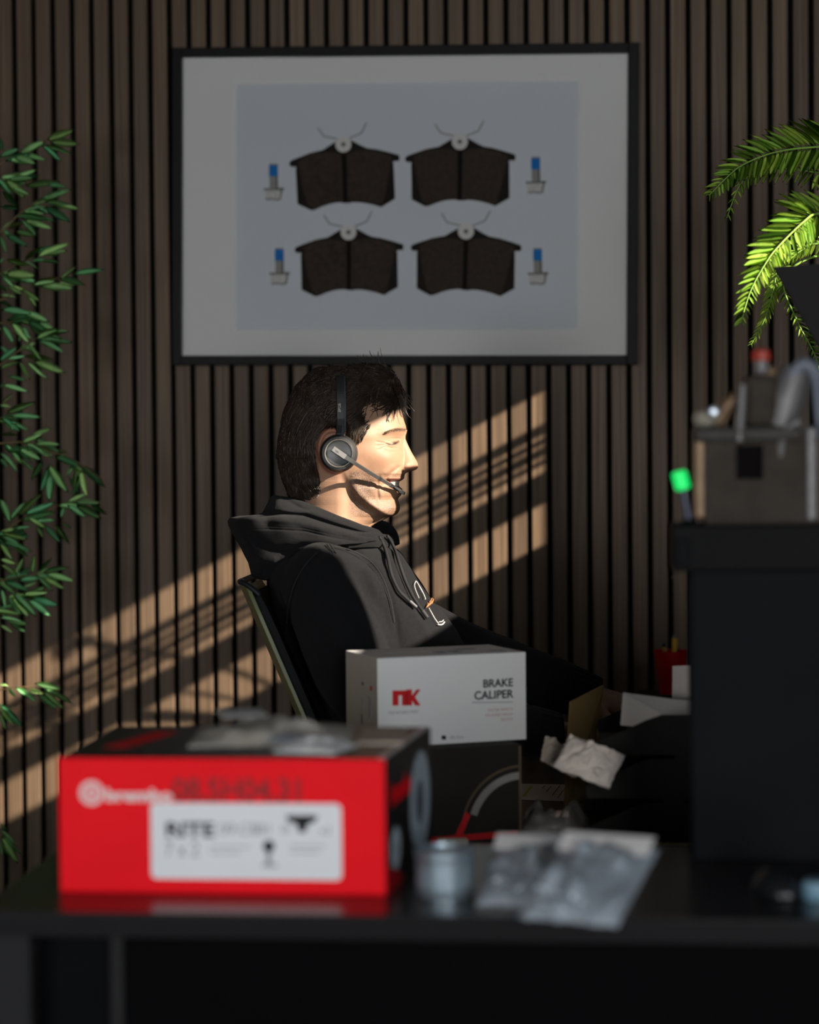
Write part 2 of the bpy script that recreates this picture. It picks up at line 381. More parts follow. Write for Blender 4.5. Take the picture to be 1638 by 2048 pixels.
def print_sheet():
    """one flat photographic print: ink areas lie on the sheet as hair-thin layers"""
    b = bmesh.new(); e = 0.006
    flatpoly(b, [(mx0 - e, my0 - e), (mx1 + e, my0 - e), (mx1 + e, my1 + e), (mx0 - e, my1 + e)], ZP, 0)
    c2 = lambda x, y: (510 + x / 5.119, 220 + y / 5.119)
    out = [(830, 320), (690, 410), (620, 425), (560, 440), (380, 510), (355, 527), (350, 550), (358, 572), (385, 580), (420, 578), (415, 600), (424, 780), (432, 960), (575, 1028), (620, 1017), (690, 985), (760, 962),
           (820, 950), (880, 946), (910, 955), (975, 953), (990, 945), (1060, 946), (1130, 955), (1210, 972), (1290, 997), (1432, 910), (1424, 700), (1418, 560), (1412, 527), (1470, 525), (1482, 505), (1475, 465), (1360, 432), (1250, 405), (1150, 392), (1080, 362), (985, 310)]
    fl_l = [(440, 520), (560, 450), (700, 432), (800, 436), (880, 452), (893, 700), (900, 936), (830, 944), (750, 958), (600, 1008), (535, 965), (490, 800), (455, 650)]
    fl_r = [(935, 452), (1020, 425), (1140, 410), (1260, 425), (1400, 480), (1372, 650), (1335, 840), (1300, 975), (1200, 962), (1060, 938), (945, 936)]
    A0 = math.atan2(-50, 1128)
    for cx, cy, ang, s, fl_x in ((686.8, 288.8, -2.0, 1.0, 1), (919.7, 283.5, 0.2, 1.0, 1), (697.0, 464.6, -0.4, 0.985, 1), (931.9, 462.8, 1.3, 1.0, 1)):
        a = math.radians(ang) - A0 - math.radians(0.8); ca, sa = math.cos(a), math.sin(a)
        def T(p):
            x, y = (p[0] - 905) / 5.119 * s, (p[1] - 352) / 5.119 * s
            return fl(cx + x * ca - y * sa, cy + x * sa + y * ca, ZP)
        flatpoly(b, [T(p) for p in out], ZP + .00015, 1)
        flatpoly(b, [T(p) for p in fl_l], ZP + .0003, 2); flatpoly(b, [T(p) for p in fl_r], ZP + .0003, 2)
        flatpoly(b, [T(p) for p in ((895, 440), (932, 440), (942, 945), (902, 945))], ZP + .0004, 3)
        circ = lambda r, n=28: [T((905 + r * math.cos(2 * PI * i / n), 352 + r * math.sin(2 * PI * i / n))) for i in range(n)]
        for pts in (((845, 296), (705, 268), (645, 180)), ((965, 292), (1092, 235), (1142, 130))):
            w = 7
            for (xa, ya), (xb, yb) in zip(pts, pts[1:]):
                d = math.hypot(xb - xa, yb - ya); nx, ny = -(yb - ya) / d * w, (xb - xa) / d * w
                flatpoly(b, [T(p) for p in ((xa + nx, ya + ny), (xb + nx, yb + ny), (xb - nx, yb - ny), (xa - nx, ya - ny))], ZP + .0004, 6)
        flatpoly(b, circ(82), ZP + .0005, 4); flatpoly(b, circ(24, 16), ZP + .0006, 5)
    for bx, by in ((190, 556), (250, 1420), (290 * 0 + 1390 + 1484.5, 486), (1410 + 1484.5, 1420)):
        def Tb(x, y): return fl(510 + (bx + x) / 5.119, 220 + (by + y) / 5.119, ZP)
        q = lambda pts, mi, k=1: flatpoly(b, [Tb(*p) for p in pts], ZP + .00015 * k, mi)
        q(((-42, -8), (40, -8), (44, 8), (-46, 8)), 8)
        q(((-47, 8), (45, 8), (45, 122), (-47, 122)), 7)
        q(((-42, 122), (44, 122), (46, 242), (-42, 242)), 8)
        q(((22, 122), (44, 122), (46, 242), (24, 242)), 10, 2)
        q(((-105, 248), (105, 240), (110, 262), (-100, 268)), 10)
        q(((-88, 266), (92, 262), (78, 345), (30, 358), (-20, 346), (-62, 356), (-82, 340)), 9, 2)
        q(((72, 262), (92, 262), (78, 345), (64, 350)), 10, 3); q(((-82, 340), (-62, 356), (-20, 346), (30, 358), (78, 345), (74, 362), (30, 372), (-20, 360), (-64, 370), (-84, 352)), 10)
    return b
part('print', print_sheet(), [M_paper_pr, M_pad, M_fric, M_groove, M_ring, M_hole, M_wire, M_blue, M_shank, M_nut, M_nutd])
part('glass', box(0, 0, -0.0075, 2 * W2, 2 * H2, 0.002), M_pglass)

# ================================================================= DESKS
DZ, RZ = 0.81, 0.73                          # front counter, lower desk behind it
M_desk = mat('black_satin_laminate', (0.017, 0.0165, 0.017), 0.24, spec=0.38, var=0.15, vscale=60, bump=0.03, bscale=1200)
M_deskfront = mat('matt_black_panel', (0.0014, 0.0014, 0.0018), 0.7, spec=0.04, var=0.15, vscale=12)
M_deskleg = mat('grey_powder_coated_steel', (0.018, 0.018, 0.02), 0.65, spec=0.12, var=0.08)
DY0 = atz(819, 1832, DZ).y                            # front edge
DX0 = atz(-40, 1812, DZ).x                            # left end
DX1, DY1 = 0.85, atz(1300, 1691, DZ).y
desk = thing('front_counter', 'long narrow black counter across the bottom of the picture carrying the red box', 'counter', ((DX0 + DX1) / 2, (DY0 + DY1) / 2, 0))
link('counter_top', box((DX0 + DX1) / 2, (DY0 + DY1) / 2, DZ - 0.0125, DX1 - DX0, DY1 - DY0, 0.025, bev=0.002), M_desk, desk, world=True)
link('edge_band', box((DX0 + DX1) / 2, DY0 - 0.0008, DZ - 0.0135, DX1 - DX0, 0.0016, 0.022, bev=0.0004), mat('black_edge_band', (0.003, 0.003, 0.004), 0.5, spec=0.12, var=0.1), desk, world=True)
fp_x0 = atz(215, 1832, DZ).x; LH = DZ - 0.025; PZ = (0.09 + LH) / 2; PHH = LH - 0.09
link('front_panel', box((fp_x0 + DX1 - 0.06) / 2, DY0 + 0.055, PZ, DX1 - 0.06 - fp_x0, 0.018, PHH, bev=0.001), M_deskfront, desk, world=True)
link('side_panel', box((DX0 + 0.05 + fp_x0) / 2, DY0 + 0.075, PZ, fp_x0 - DX0 - 0.055, 0.018, PHH, bev=0.001), mat('dark_blue_black_panel', (0.0025, 0.0028, 0.0042), 0.65, spec=0.05, var=0.1), desk, world=True)
link('panel_post', box(fp_x0 - 0.004, DY0 + 0.05, LH / 2, 0.014, 0.02, LH, bev=0.001), mat('black_steel_post', (0.008, 0.008, 0.009), 0.6, spec=0.2, var=0.1), desk, world=True)
def desk_leg(lx, ly, top, parent):
    l = link('leg', box(lx, ly, (top + 0.012) / 2, 0.04, 0.03, top - 0.012, bev=0.003), M_deskleg, parent, world=True)
    link('foot', lathe([(0.016, 0.0), (0.018, 0.003), (0.018, 0.012)], 16, Matrix.Translation((lx, ly, 0))), M_deskfront, l, world=True)
for lx in (atz(2, 1832, DZ).x - 0.002, DX1 - 0.035):
    for ly in (DY0 + 0.035, DY1 - 0.04): desk_leg(lx, ly, LH, desk)
    link('foot_rail', box(lx, (DY0 + DY1) / 2, LH - 0.02, 0.03, DY1 - DY0 - 0.10, 0.03, bev=0.002), M_deskleg, desk, world=True)
D2X0, D2XM, D2X1, D2Y0, D2YM, D2Y1 = -0.46, -0.16, 0.66, DY1 + 0.012, -1.20, -0.14
desk2 = thing('rear_desk', 'lower L-shaped black desk behind the counter, with the letter trays and boxes', 'desk', ((D2XM + D2X1) / 2, (D2Y0 + D2Y1) / 2, 0))
link('desk_top', prism([(D2X0, D2Y0), (D2X1, D2Y0), (D2X1, D2Y1), (D2XM, D2Y1), (D2XM, D2YM), (D2X0, D2YM)], 0.025, m=Matrix.Translation((0, 0, RZ - 0.025))), M_desk, desk2, world=True)
for lx, ly in ((D2X0 + 0.04, D2Y0 + 0.04), (D2X0 + 0.04, D2YM - 0.04), (D2X1 - 0.04, D2Y0 + 0.04), (D2X1 - 0.04, D2Y1 - 0.04), (D2XM + 0.50, D2Y1 - 0.04)): desk_leg(lx, ly, RZ - 0.025, desk2)

# ================================================================= RED BRAKE DISC BOX
M_red = mat('glossy_red_card', (0.90, 0.0008, 0.009), 0.5, spec=0.12, var=0.05, vscale=8)
M_redd = mat('dark_red_print', (0.30, 0.001, 0.005), 0.5, spec=0.3, var=0.1)
M_blackcard = mat('black_printed_card', (0.010, 0.010, 0.012), 0.4, spec=0.5, var=0.2, vscale=12)
M_whiteink = mat('white_ink', (0.80, 0.80, 0.80), 0.5, spec=0.3, var=0.02)
M_pinkink = mat('faded_white_ink', (0.80, 0.62, 0.62), 0.5, spec=0.3, var=0.02)
M_label = mat('white_label_paper', (0.78, 0.80, 0.83), 0.6, spec=0.2, var=0.015, vscale=10)
M_ink = mat('black_ink', (0.012, 0.012, 0.014), 0.6, spec=0.2, var=0.1)
M_greyink = mat('grey_ink', (0.30, 0.31, 0.33), 0.6, spec=0.2, var=0.1)
M_discprint = mat('printed_grey_disc', (0.34, 0.42, 0.48), 0.45, spec=0.4, col2=(0.50, 0.58, 0.64), vscale=9)
M_discprint2 = mat('printed_dark_hub', (0.10, 0.12, 0.14), 0.5, spec=0.3, var=0.3, vscale=40)
p0 = atz(120, 1785, DZ); p1 = atz(770, 1796, DZ)
RW = (p1 - p0).length; RA = -0.004
RH = (1785 - 1514) * mpp((p0 - CAM).dot(CF)); RD = 0.265
rb = thing('red_box', 'glossy red and black brake disc box with white label at front edge of desk', 'box', (p0.x, p0.y, DZ), RA)
def rbody():
    b = box(RW / 2, RD / 2, RH / 2, RW, RD, RH, bev=0.0015, seg=2)
    for f in b.faces:
        n = f.normal; f.material_index = 0 if n.y < -0.6 else 1
    for v in b.verts:
        if v.co.x > RW / 2: v.co.x += SPLAY * v.co.y / RD
    return b
SPLAY = 0.026                                        # the worn carton bulges towards its right rear corner
link('carton', rbody(), [M_red, M_blackcard], rb)
def fpx(px, py):                                     # pixel on the box front -> (x, z)
    p = wmat(rb).inverted() @ onplane(px, py, p0 + Vector((0, -0.0006, 0)), Vector((math.sin(-RA) * -1, math.cos(RA), 0)).normalized())
    return p.x, p.z
def rounded(x0, z0, x1, z1, r, n=5):
    pts = []
    for cx, cz, a0 in ((x1 - r, z0 + r, -90), (x1 - r, z1 - r, 0), (x0 + r, z1 - r, 90), (x0 + r, z0 + r, 180)):
        for k in range(n + 1):
            a = math.radians(a0 + 90 * k / n); pts.append((cx + r * math.cos(a), cz + r * math.sin(a)))
    return pts
def onfront(name, poly, m, parent=rb, th=0.0004, y=0.0): return link(name, prism(poly, th, m=FRONT(0, 0, y)), m, parent)
x0, z0 = fpx(303, 1757); x1, z1 = fpx(683, 1607)
z0 += 0.0
lab = onfront('label', rounded(x0, z0, x1, z1, 0.006), M_label)
def bar(px0, py0, px1, py1, m, nm='print_mark', y=-0.0005, parent=None):
    a, b_ = fpx(px0, py0); c, d = fpx(px1, py1)
    return onfront(nm, [(min(a, c), min(b_, d)), (max(a, c), min(b_, d)), (max(a, c), max(b_, d)), (min(a, c), max(b_, d))], m, parent or lab, 0.0003, y)
def ftext(body, px, py, hpx, m, parent, nm='lettering', y=-0.0009, align='LEFT', xs=1.0, bold=0.0):
    x, z = fpx(px, py); return text(nm, body, hpx * mpp(2.24) / 0.70, m, parent, FRONT(x, z, y), 0.0002, align, xs, bold)
ftext('RITE', 330, 1672, 28, M_ink, lab, bold=0.0006, xs=1.3)
ftext('09.C881', 440, 1668, 22, M_greyink, lab); ftext('28', 560, 1664, 14, M_greyink, lab)
ftext('x2', 640, 1668, 16, M_greyink, lab)
ftext('7 x 2', 330, 1712, 30, M_greyink, lab, xs=0.8)
hat = [fpx(x, y) for x, y in ((572, 1630), (636, 1630), (632, 1642), (616, 1648), (612, 1664), (598, 1664), (594, 1648), (576, 1642))]
onfront('print_mark', hat, M_ink, lab, 0.0003, -0.0005)
pin = [fpx(538 + 12 * math.cos(a / 12 * 2 * PI), 1692 + 12 * math.sin(a / 12 * 2 * PI)) for a in range(12)]
onfront('print_mark', pin, M_ink, lab, 0.0003, -0.0005); bar(533, 1700, 543, 1728, M_greyink); bar(524, 1728, 556, 1733, M_greyink)
for k in range(5): bar(335, 1690 + k * 0, 336 + k, 1691, M_greyink) if k == 0 else None
bar(420, 1692, 500, 1695, M_greyink); bar(420, 1704, 480, 1707, M_greyink); bar(580, 1690, 650, 1693, M_greyink); bar(580, 1702, 640, 1705, M_greyink)
ftext('brembo', 211, 1601, 23, M_pinkink, rb, y=-0.0005, bold=0.0010, xs=1.30)
cx, cz = fpx(183, 1586); R_ = 25 * mpp(2.24)
def ring_bm(cx, cz, ro, ri, m, n=40, th=0.0004):
    b = bmesh.new(); P = []
    for r in (ro, ri): P.append([b.verts.new((cx + r * math.cos(2 * PI * i / n), cz + r * math.sin(2 * PI * i / n), th)) for i in range(n)])
    for i in range(n): b.faces.new((P[0][i], P[0][(i + 1) % n], P[1][(i + 1) % n], P[1][i]))
    r = bmesh.ops.extrude_face_region(b, geom=list(b.faces)); bmesh.ops.translate(b, vec=(0, 0, -th), verts=[v for v in r['geom'] if isinstance(v, bmesh.types.BMVert)])
    bmesh.ops.recalc_face_normals(b, faces=b.faces); bmesh.ops.transform(b, matrix=m, verts=b.verts); return b
em = link('emblem', ring_bm(cx, cz, R_, R_ * 0.60, FRONT(0, 0, 0)), M_pinkink, rb)
link('emblem_hub', ring_bm(cx, cz, R_ * 0.42, R_ * 0.12, FRONT(0, 0, 0)), M_pinkink, em)
def hand(body, px, py): ftext(body, px, py, 44, M_redd, rb, 'handwriting', -0.0005, bold=0.0010, xs=0.92)
hand('08.5H04.31', 345, 1600)
bx, bz = fpx(128, 1532); 
# right side print: a grey brake disc, red lettering; top print: red flash
SIDE = lambda y, z, x: frame3((x + SPLAY * y / RD + 0.0001, y, z), (SPLAY / RD, 1, 0), (0, 0, 1))
disc = link('disc_picture', ring_bm(RD * 0.74, RH * 0.47, RH * 0.40, RH * 0.17, SIDE(0, 0, RW)), M_discprint, rb)
link('hub_picture', ring_bm(RD * 0.72, RH * 0.47, RH * 0.165, RH * 0.05, SIDE(0, 0, RW)), M_discprint2, disc)
small = link('disc_picture', ring_bm(RD * 0.20, RH * 0.28, RH * 0.16, RH * 0.05, SIDE(0, 0, RW)), M_discprint, rb)
text('lettering', 'brembo', 0.035, M_red, rb, SIDE(0.03, RH * 0.62, RW + 0.0002), 0.0002, bold=0.0005)
link('red_flash', prism([(0.03, RD * 0.30), (0.055, RD * 0.30), (0.085, RD * 0.78), (0.06, RD * 0.78)], 0.0004, m=TOP(0, 0, RH)), M_red, rb)
link('red_flash', prism([(0.0, 0.0), (0.10, 0.0), (0.05, 0.02), (0.0, 0.028)], 0.0004, m=SIDE(0.0, 0.0, RW)), M_redd, rb)
link('edge_light', box(RW - 0.004 + SPLAY / 2, RD / 2, RH + 0.0004, 0.008, RD * 0.97, 0.0006, rot=Matrix.Rotation(-math.atan2(SPLAY, RD), 3, 'Z')), mat('pale_edge_light', (0.42, 0.46, 0.50), 0.35, spec=0.5, var=0.05), rb)  # pale strip colours in the cool light along the right top edge

# ---- things lying on the red box
def crumple(w, d, h, nx, ny, amp, seed, thick=0.0008, edge=1.0):
    """a closed crumpled sheet or flat pouch of size w x d, lifted up to h in the middle"""
    b = bmesh.new(); g = []
    def zt(u, v):
        n = mnoise.noise(Vector((u * 3.1 + seed, v * 3.1, seed * 0.7))) + 0.5 * mnoise.noise(Vector((u * 8 + seed, v * 8, 3.3)))
        dome = (max(0, 1 - (2 * u - 1) ** 2) * max(0, 1 - (2 * v - 1) ** 2)) ** 0.45
        return h * dome * (0.75 + 0.6 * n) + amp * abs(n) * (0.3 + 0.7 * dome) + thick
    top = [[b.verts.new(((u / nx - .5) * w + 0.012 * edge * w * mnoise.noise(Vector((u * .7, v * .7, seed))), (v / ny - .5) * d + 0.03 * edge * d * mnoise.noise(Vector((u * .6, v * .6, seed + 9))), max(thick, zt(u / nx, v / ny)))) for v in range(ny + 1)] for u in range(nx + 1)]
    bot = [[b.verts.new((t.co.x, t.co.y, 0.0)) for t in r] for r in top]
    for i in range(nx):
        for j in range(ny):
            b.faces.new((top[i][j], top[i + 1][j], top[i + 1][j + 1], top[i][j + 1])); b.faces.new((bot[i][j], bot[i][j + 1], bot[i + 1][j + 1], bot[i + 1][j]))
    for i in range(nx):
        b.faces.new((top[i][0], bot[i][0], bot[i + 1][0], top[i + 1][0])); b.faces.new((top[i][ny], top[i + 1][ny], bot[i + 1][ny], bot[i][ny]))
    for j in range(ny):
        b.faces.new((top[0][j], top[0][j + 1], bot[0][j + 1], bot[0][j])); b.faces.new((top[nx][j], bot[nx][j], bot[nx][j + 1], top[nx][j + 1]))
    return b
M_kraft = mat('grey_recycled_wrap', (0.30, 0.27, 0.23), 0.7, spec=0.3, col2=(0.44, 0.41, 0.37), vscale=25, bump=0.3, bscale=60)
M_leaflet = mat('white_leaflet_paper', (0.62, 0.62, 0.62), 0.7, spec=0.2, col2=(0.72, 0.71, 0.69), vscale=30)
M_bluegrey = mat('blue_grey_film', (0.22, 0.27, 0.33), 0.4, spec=0.5, var=0.3, vscale=30)
zt = DZ + RH + 0.0006
q = wmat(rb) @ Vector((0.205, RD * 0.62, RH)); 
wr = thing('wrapped_package', 'flat grey crumpled parcel lying on top of the red box', 'parcel', (q.x, q.y, zt), 0.10)
link('wrapping', crumple(0.180, 0.155, 0.018, 20, 16, 0.008, 2.3), M_kraft, wr)
link('sticker', box(-0.035, -0.02, 0.0300, 0.05, 0.07, 0.0006, rot=Matrix.Rotation(0.2, 3, 'Z')), M_leaflet, wr)
q = wmat(rb) @ Vector((0.268, RD * 0.20, RH))
lf = thing('folded_leaflet', 'white folded paper leaflet on the red box in front of the grey parcel', 'leaflet', (q.x, q.y, zt + 0.002), -0.25)
link('paper', crumple(0.070, 0.070, 0.010, 12, 10, 0.005, 5.1), M_leaflet, lf)
link('print_block', crumple(0.028, 0.06, 0.003, 6, 6, 0.001, 1.4), M_bluegrey, lf, loc=(-0.034, 0, 0.011))
q = wmat(rb) @ Vector((0.328, RD * 0.62, RH))
s2 = thing('sunlit_card', 'thin card near the right rear corner of the red box top, coloured as sunlit', 'card', (q.x, q.y, zt), 0.05)
link('card', box(0, 0, 0.0015, 0.050, 0.12, 0.003, bev=0.0005), mat('warm_lit_card', (0.50, 0.40, 0.33), 0.6, spec=0.3, var=0.06), s2)  # warm colour stands for the sun spot on the box top

# ================================================================= CALIPER BOX ON DARK BOX
M_wcard = mat('white_satin_card', (0.66, 0.66, 0.65), 0.5, spec=0.35, var=0.015, vscale=10)
M_cream = mat('cream_side_card', (0.46, 0.42, 0.35), 0.6, spec=0.3, var=0.03, vscale=8)
M_nkred = mat('red_ink', (0.50, 0.005, 0.008), 0.5, spec=0.3, var=0.05)
M_palered = mat('pale_red_ink', (0.55, 0.36, 0.32), 0.6, spec=0.2, var=0.05)
M_charcoal = mat('charcoal_printed_card', (0.020, 0.0175, 0.0145), 0.7, spec=0.1, var=0.15, vscale=14)
M_edgebrown = mat('brown_board_edge', (0.10, 0.07, 0.04), 0.7, spec=0.2, var=0.1)
A2 = 0.40
pb = atz(800, 1694, RZ); d_ = (pb - CAM).dot(CF)
BH = (1694 - 1501) * mpp(d_)
n2 = Vector((-math.sin(A2), math.cos(A2), 0)); r2 = ray(1043, 1600); e2 = CAM + r2 * ((pb - CAM).dot(n2) / r2.dot(n2))
BW2 = (e2 - pb).dot(Vector((math.cos(A2), math.sin(A2), 0))); BD2 = 0.125
dk = thing('dark_disc_box', 'charcoal carton with printed brake disc and red stripe standing under the white box', 'box', (pb.x, pb.y, RZ), A2)
link('carton', box(BW2 / 2, BD2 / 2, BH / 2, BW2, BD2, BH, bev=0.001), M_charcoal, dk)
link('red_stripe', prism([(0.004, 0.003), (BW2 - 0.006, 0.003), (BW2 - 0.006, 0.0125), (0.004, 0.010)], 0.0004, m=FRONT(0, 0, 0)), M_nkred, dk)
link('corner_edge', box(BW2 - 0.002, -0.0003, BH / 2, 0.0035, 0.0006, BH * 0.97), M_edgebrown, dk)
def arcs(cx, cz, ro, ri, a0, a1, m, nm, y=-0.0001, n=20):
    pts = [(cx + ro * math.cos(a0 + (a1 - a0) * i / n), cz + ro * math.sin(a0 + (a1 - a0) * i / n)) for i in range(n + 1)]
    pts += [(cx + ri * math.cos(a1 - (a1 - a0) * i / n), cz + ri * math.sin(a1 - (a1 - a0) * i / n)) for i in range(n + 1)]
    return link(nm, prism(pts, 0.0003, m=FRONT(0, 0, y)), m, dk)
k_ = mpp(d_) * 1.08
acx, acz = BW2 - 0.0005, 20 * k_
arcs(acx, acz, 107 * k_, 93 * k_, PI / 2, PI * 0.90, mat('printed_silver', (0.22, 0.205, 0.185), 0.5, spec=0.4, var=0.1), 'disc_picture')
arcs(acx, acz, 120 * k_, 116 * k_, PI / 2, PI * 0.93, M_edgebrown, 'disc_picture')
link('red_caliper_picture', prism([(acx - 133 * k_, acz - 6 * k_), (acx - 118 * k_, acz - 6 * k_), (acx - 102 * k_, acz + 30 * k_), (acx - 110 * k_, acz + 38 * k_)], 0.0005, m=FRONT(0, 0, 0)), M_nkred, dk)
text('lettering', 'JC', 22 * k_, M_greyink, dk, FRONT(0.012, BH - 0.055, -0.0003), 0.0002)

# white caliper box, turned so that its cream end shows at the left
topz = RZ + BH
c0 = atz(756, 1497, topz)                              # front-left bottom corner
dq = (c0 - CAM).dot(CF); kq = mpp(dq)
c1 = CAM + ray(1053, 1481) * 1.0
A3 = 0.45
u3 = Vector((math.cos(A3), math.sin(A3), 0)); v3 = Vector((-math.sin(A3), math.cos(A3), 0))
rr = ray(1053, 1483)
# front width from where the right bottom corner is seen on the plane of the front face
nrm = v3; tt = (c0 - CAM).dot(nrm) / rr.dot(nrm); c1 = CAM + rr * tt
NW = (c1 - c0).dot(u3); NH = (1497 - 1317) * kq; NDp = 0.135
nk = thing('white_caliper_box', 'white cardboard box printed BRAKE CALIPER stacked on a charcoal carton before the man', 'box', (c0.x, c0.y, topz + 0.0004), A3)
def nkbody():
    b = box(NW / 2, NDp / 2, NH / 2, NW, NDp, NH, bev=0.0012, seg=2)
    for f in b.faces: f.material_index = 1 if f.normal.x < -0.6 else 0
    return b
link('carton', nkbody(), [M_wcard, M_cream], nk)
def npx(px, py):
    p = CAM + ray(px, py) * ((c0 - CAM).dot(v3) / ray(px, py).dot(v3)); p = wmat(nk).inverted() @ p
    return p.x, p.z
def nkfront(nm, pts, m, parent=nk): return link(nm, prism([npx(*p) for p in pts], 0.0003, m=FRONT(0, 0, 0)), m, parent)
n1 = nkfront('letter', ((785, 1411), (785, 1381), (811, 1381), (815, 1385), (815, 1411), (804, 1411), (804, 1391), (797, 1391), (797, 1411)), M_nkred)
nkfront('letter', ((812, 1411), (812, 1379), (824, 1379), (824, 1391), (833, 1379), (841, 1379), (830, 1394), (841, 1411), (830, 1411), (824, 1401), (824, 1411)), M_nkred)
def nkt(body, px, py, h, m, align='LEFT', xs=1.0, bold=0.0):
    x, z = npx(px, py); return text('lettering', body, h * kq / 0.70, m, nk, FRONT(x, z, -0.0003), 0.0002, align, xs, bold)
nkt('BRAKE', 1026, 1372, 16, M_ink, 'RIGHT', 0.98, 0.00035); nkt('CALIPER', 1026, 1395, 16.5, M_ink, 'RIGHT', 0.98, 0.00035)
nkt('THE RELIABLE PART', 776, 1429, 6, M_greyink, xs=0.86)
nkfront('print_line', ((944, 1404), (1026, 1403), (1026, 1405), (944, 1406)), M_greyink)
nkt('FREIN ETRIER  BREMSSATTEL', 1026, 1420, 5, M_palered, 'RIGHT', 0.62); nkt('PINZA DE FRENO  REMKLAUW', 1026, 1430, 5, M_palered, 'RIGHT', 0.62); nkt('BROMSOK', 1026, 1440, 5, M_palered, 'RIGHT', 0.8)
nkfront('print_mark', ((883, 1471), (892, 1471), (892, 1479), (883, 1479)), M_ink); nkt('SBS Parts', 899, 1478, 6, M_greyink)
def nkleft(a, b_, c, d, m): return link('print_mark', prism([(a, c), (b_, c), (b_, d), (a, d)], 0.0003, m=LEFT(0, 0, 0)), m, nk)
for a, c, w, h, m in ((-.065, .082, .007, .004, M_ink), (-.03, .078, .008, .006, M_nkred), (-.065, .045, .006, .018, M_greyink), (-.035, .040, .008, .026, M_greyink), (-.068, .026, .003, .014, M_ink), (-.040, .066, .012, .002, M_greyink)):
    nkleft(a, a + w, c, c + h, m)
def ntop(x, y, w, d): link('print_mark', box(x, y, NH + 0.0002, w, d, 0.0004), M_greyink, nk)
ntop(NW * 0.50, NDp * 0.34, 0.018, 0.03); ntop(NW * 0.60, NDp * 0.34, 0.016, 0.03); ntop(NW * 0.72, NDp * 0.55, 0.030, 0.02); ntop(NW * 0.87, NDp * 0.25, 0.022, 0.018)
link('flap_seam', box(NW * 0.5, NDp * 0.5, NH + 0.0001, NW * 0.98, 0.0012, 0.0003), M_greyink, nk)

# cream marker in front of the dark box
pm = atz(905, 1690, RZ)
mk = thing('cream_marker', 'cream plastic marker pen lying before the charcoal carton', 'pen', (pm.x, pm.y - 0.008, RZ))
rx = Matrix.Rotation(PI / 2, 4, 'Y')
link('barrel', lathe([(0.0025, -0.021), (0.0052, -0.020), (0.0058, -0.015), (0.0058, 0.018), (0.005, 0.021), (0.003, 0.0225)], 20, Matrix.Translation((0, 0, 0.0058)) @ rx), mat('cream_plastic', (0.42, 0.36, 0.26), 0.4, var=0.05), mk)
link('cap', lathe([(0.003, -0.040), (0.0058, -0.039), (0.0062, -0.0205), (0.0055, -0.0205)], 20, Matrix.Translation((0, 0, 0.0058)) @ rx), M_nkred, mk)
link('print_mark', box(-0.004, -0.0052, 0.008, 0.008, 0.001, 0.002), M_ink, mk)

# tin
pt = atz(886, 1800, DZ)
kt = mpp((pt - CAM).dot(CF)); TR_ = 61 * kt
tin = thing('metal_tin', 'round silver metal tin standing right of the red box', 'tin', (pt.x, pt.y + TR_, DZ))
M_tin = mat('brushed_tin', (0.34, 0.42, 0.48), 0.38, metal=0.75, var=0.05, vscale=40, stretch=(1, 1, 20))
TH = 0.048
link('body', lathe([(TR_ * .95, 0), (TR_ * .96, 0.001), (TR_ * .96, TH - 0.010), (TR_ * 0.97, TH - 0.008)], 48), M_tin, tin)
smooth(tin.children[-1], 0.6)
link('lid', lathe([(TR_ * .99, TH - 0.009), (TR_, TH - 0.008), (TR_, TH - 0.001), (TR_ * .97, TH), (TR_ * .9, TH), (TR_ * .88, TH - 0.003), (0.002, TH - 0.003)], 48), M_tin, tin)
smooth(tin.children[-1], 0.6)
link('label_band', lathe([(TR_ * .965, 0.010), (TR_ * .966, 0.0105), (TR_ * .966, TH - 0.016), (TR_ * .965, TH - 0.0155)], 48, cap=False), mat('pale_blue_label', (0.26, 0.33, 0.38), 0.35, metal=0.4, var=0.1, vscale=60), tin)

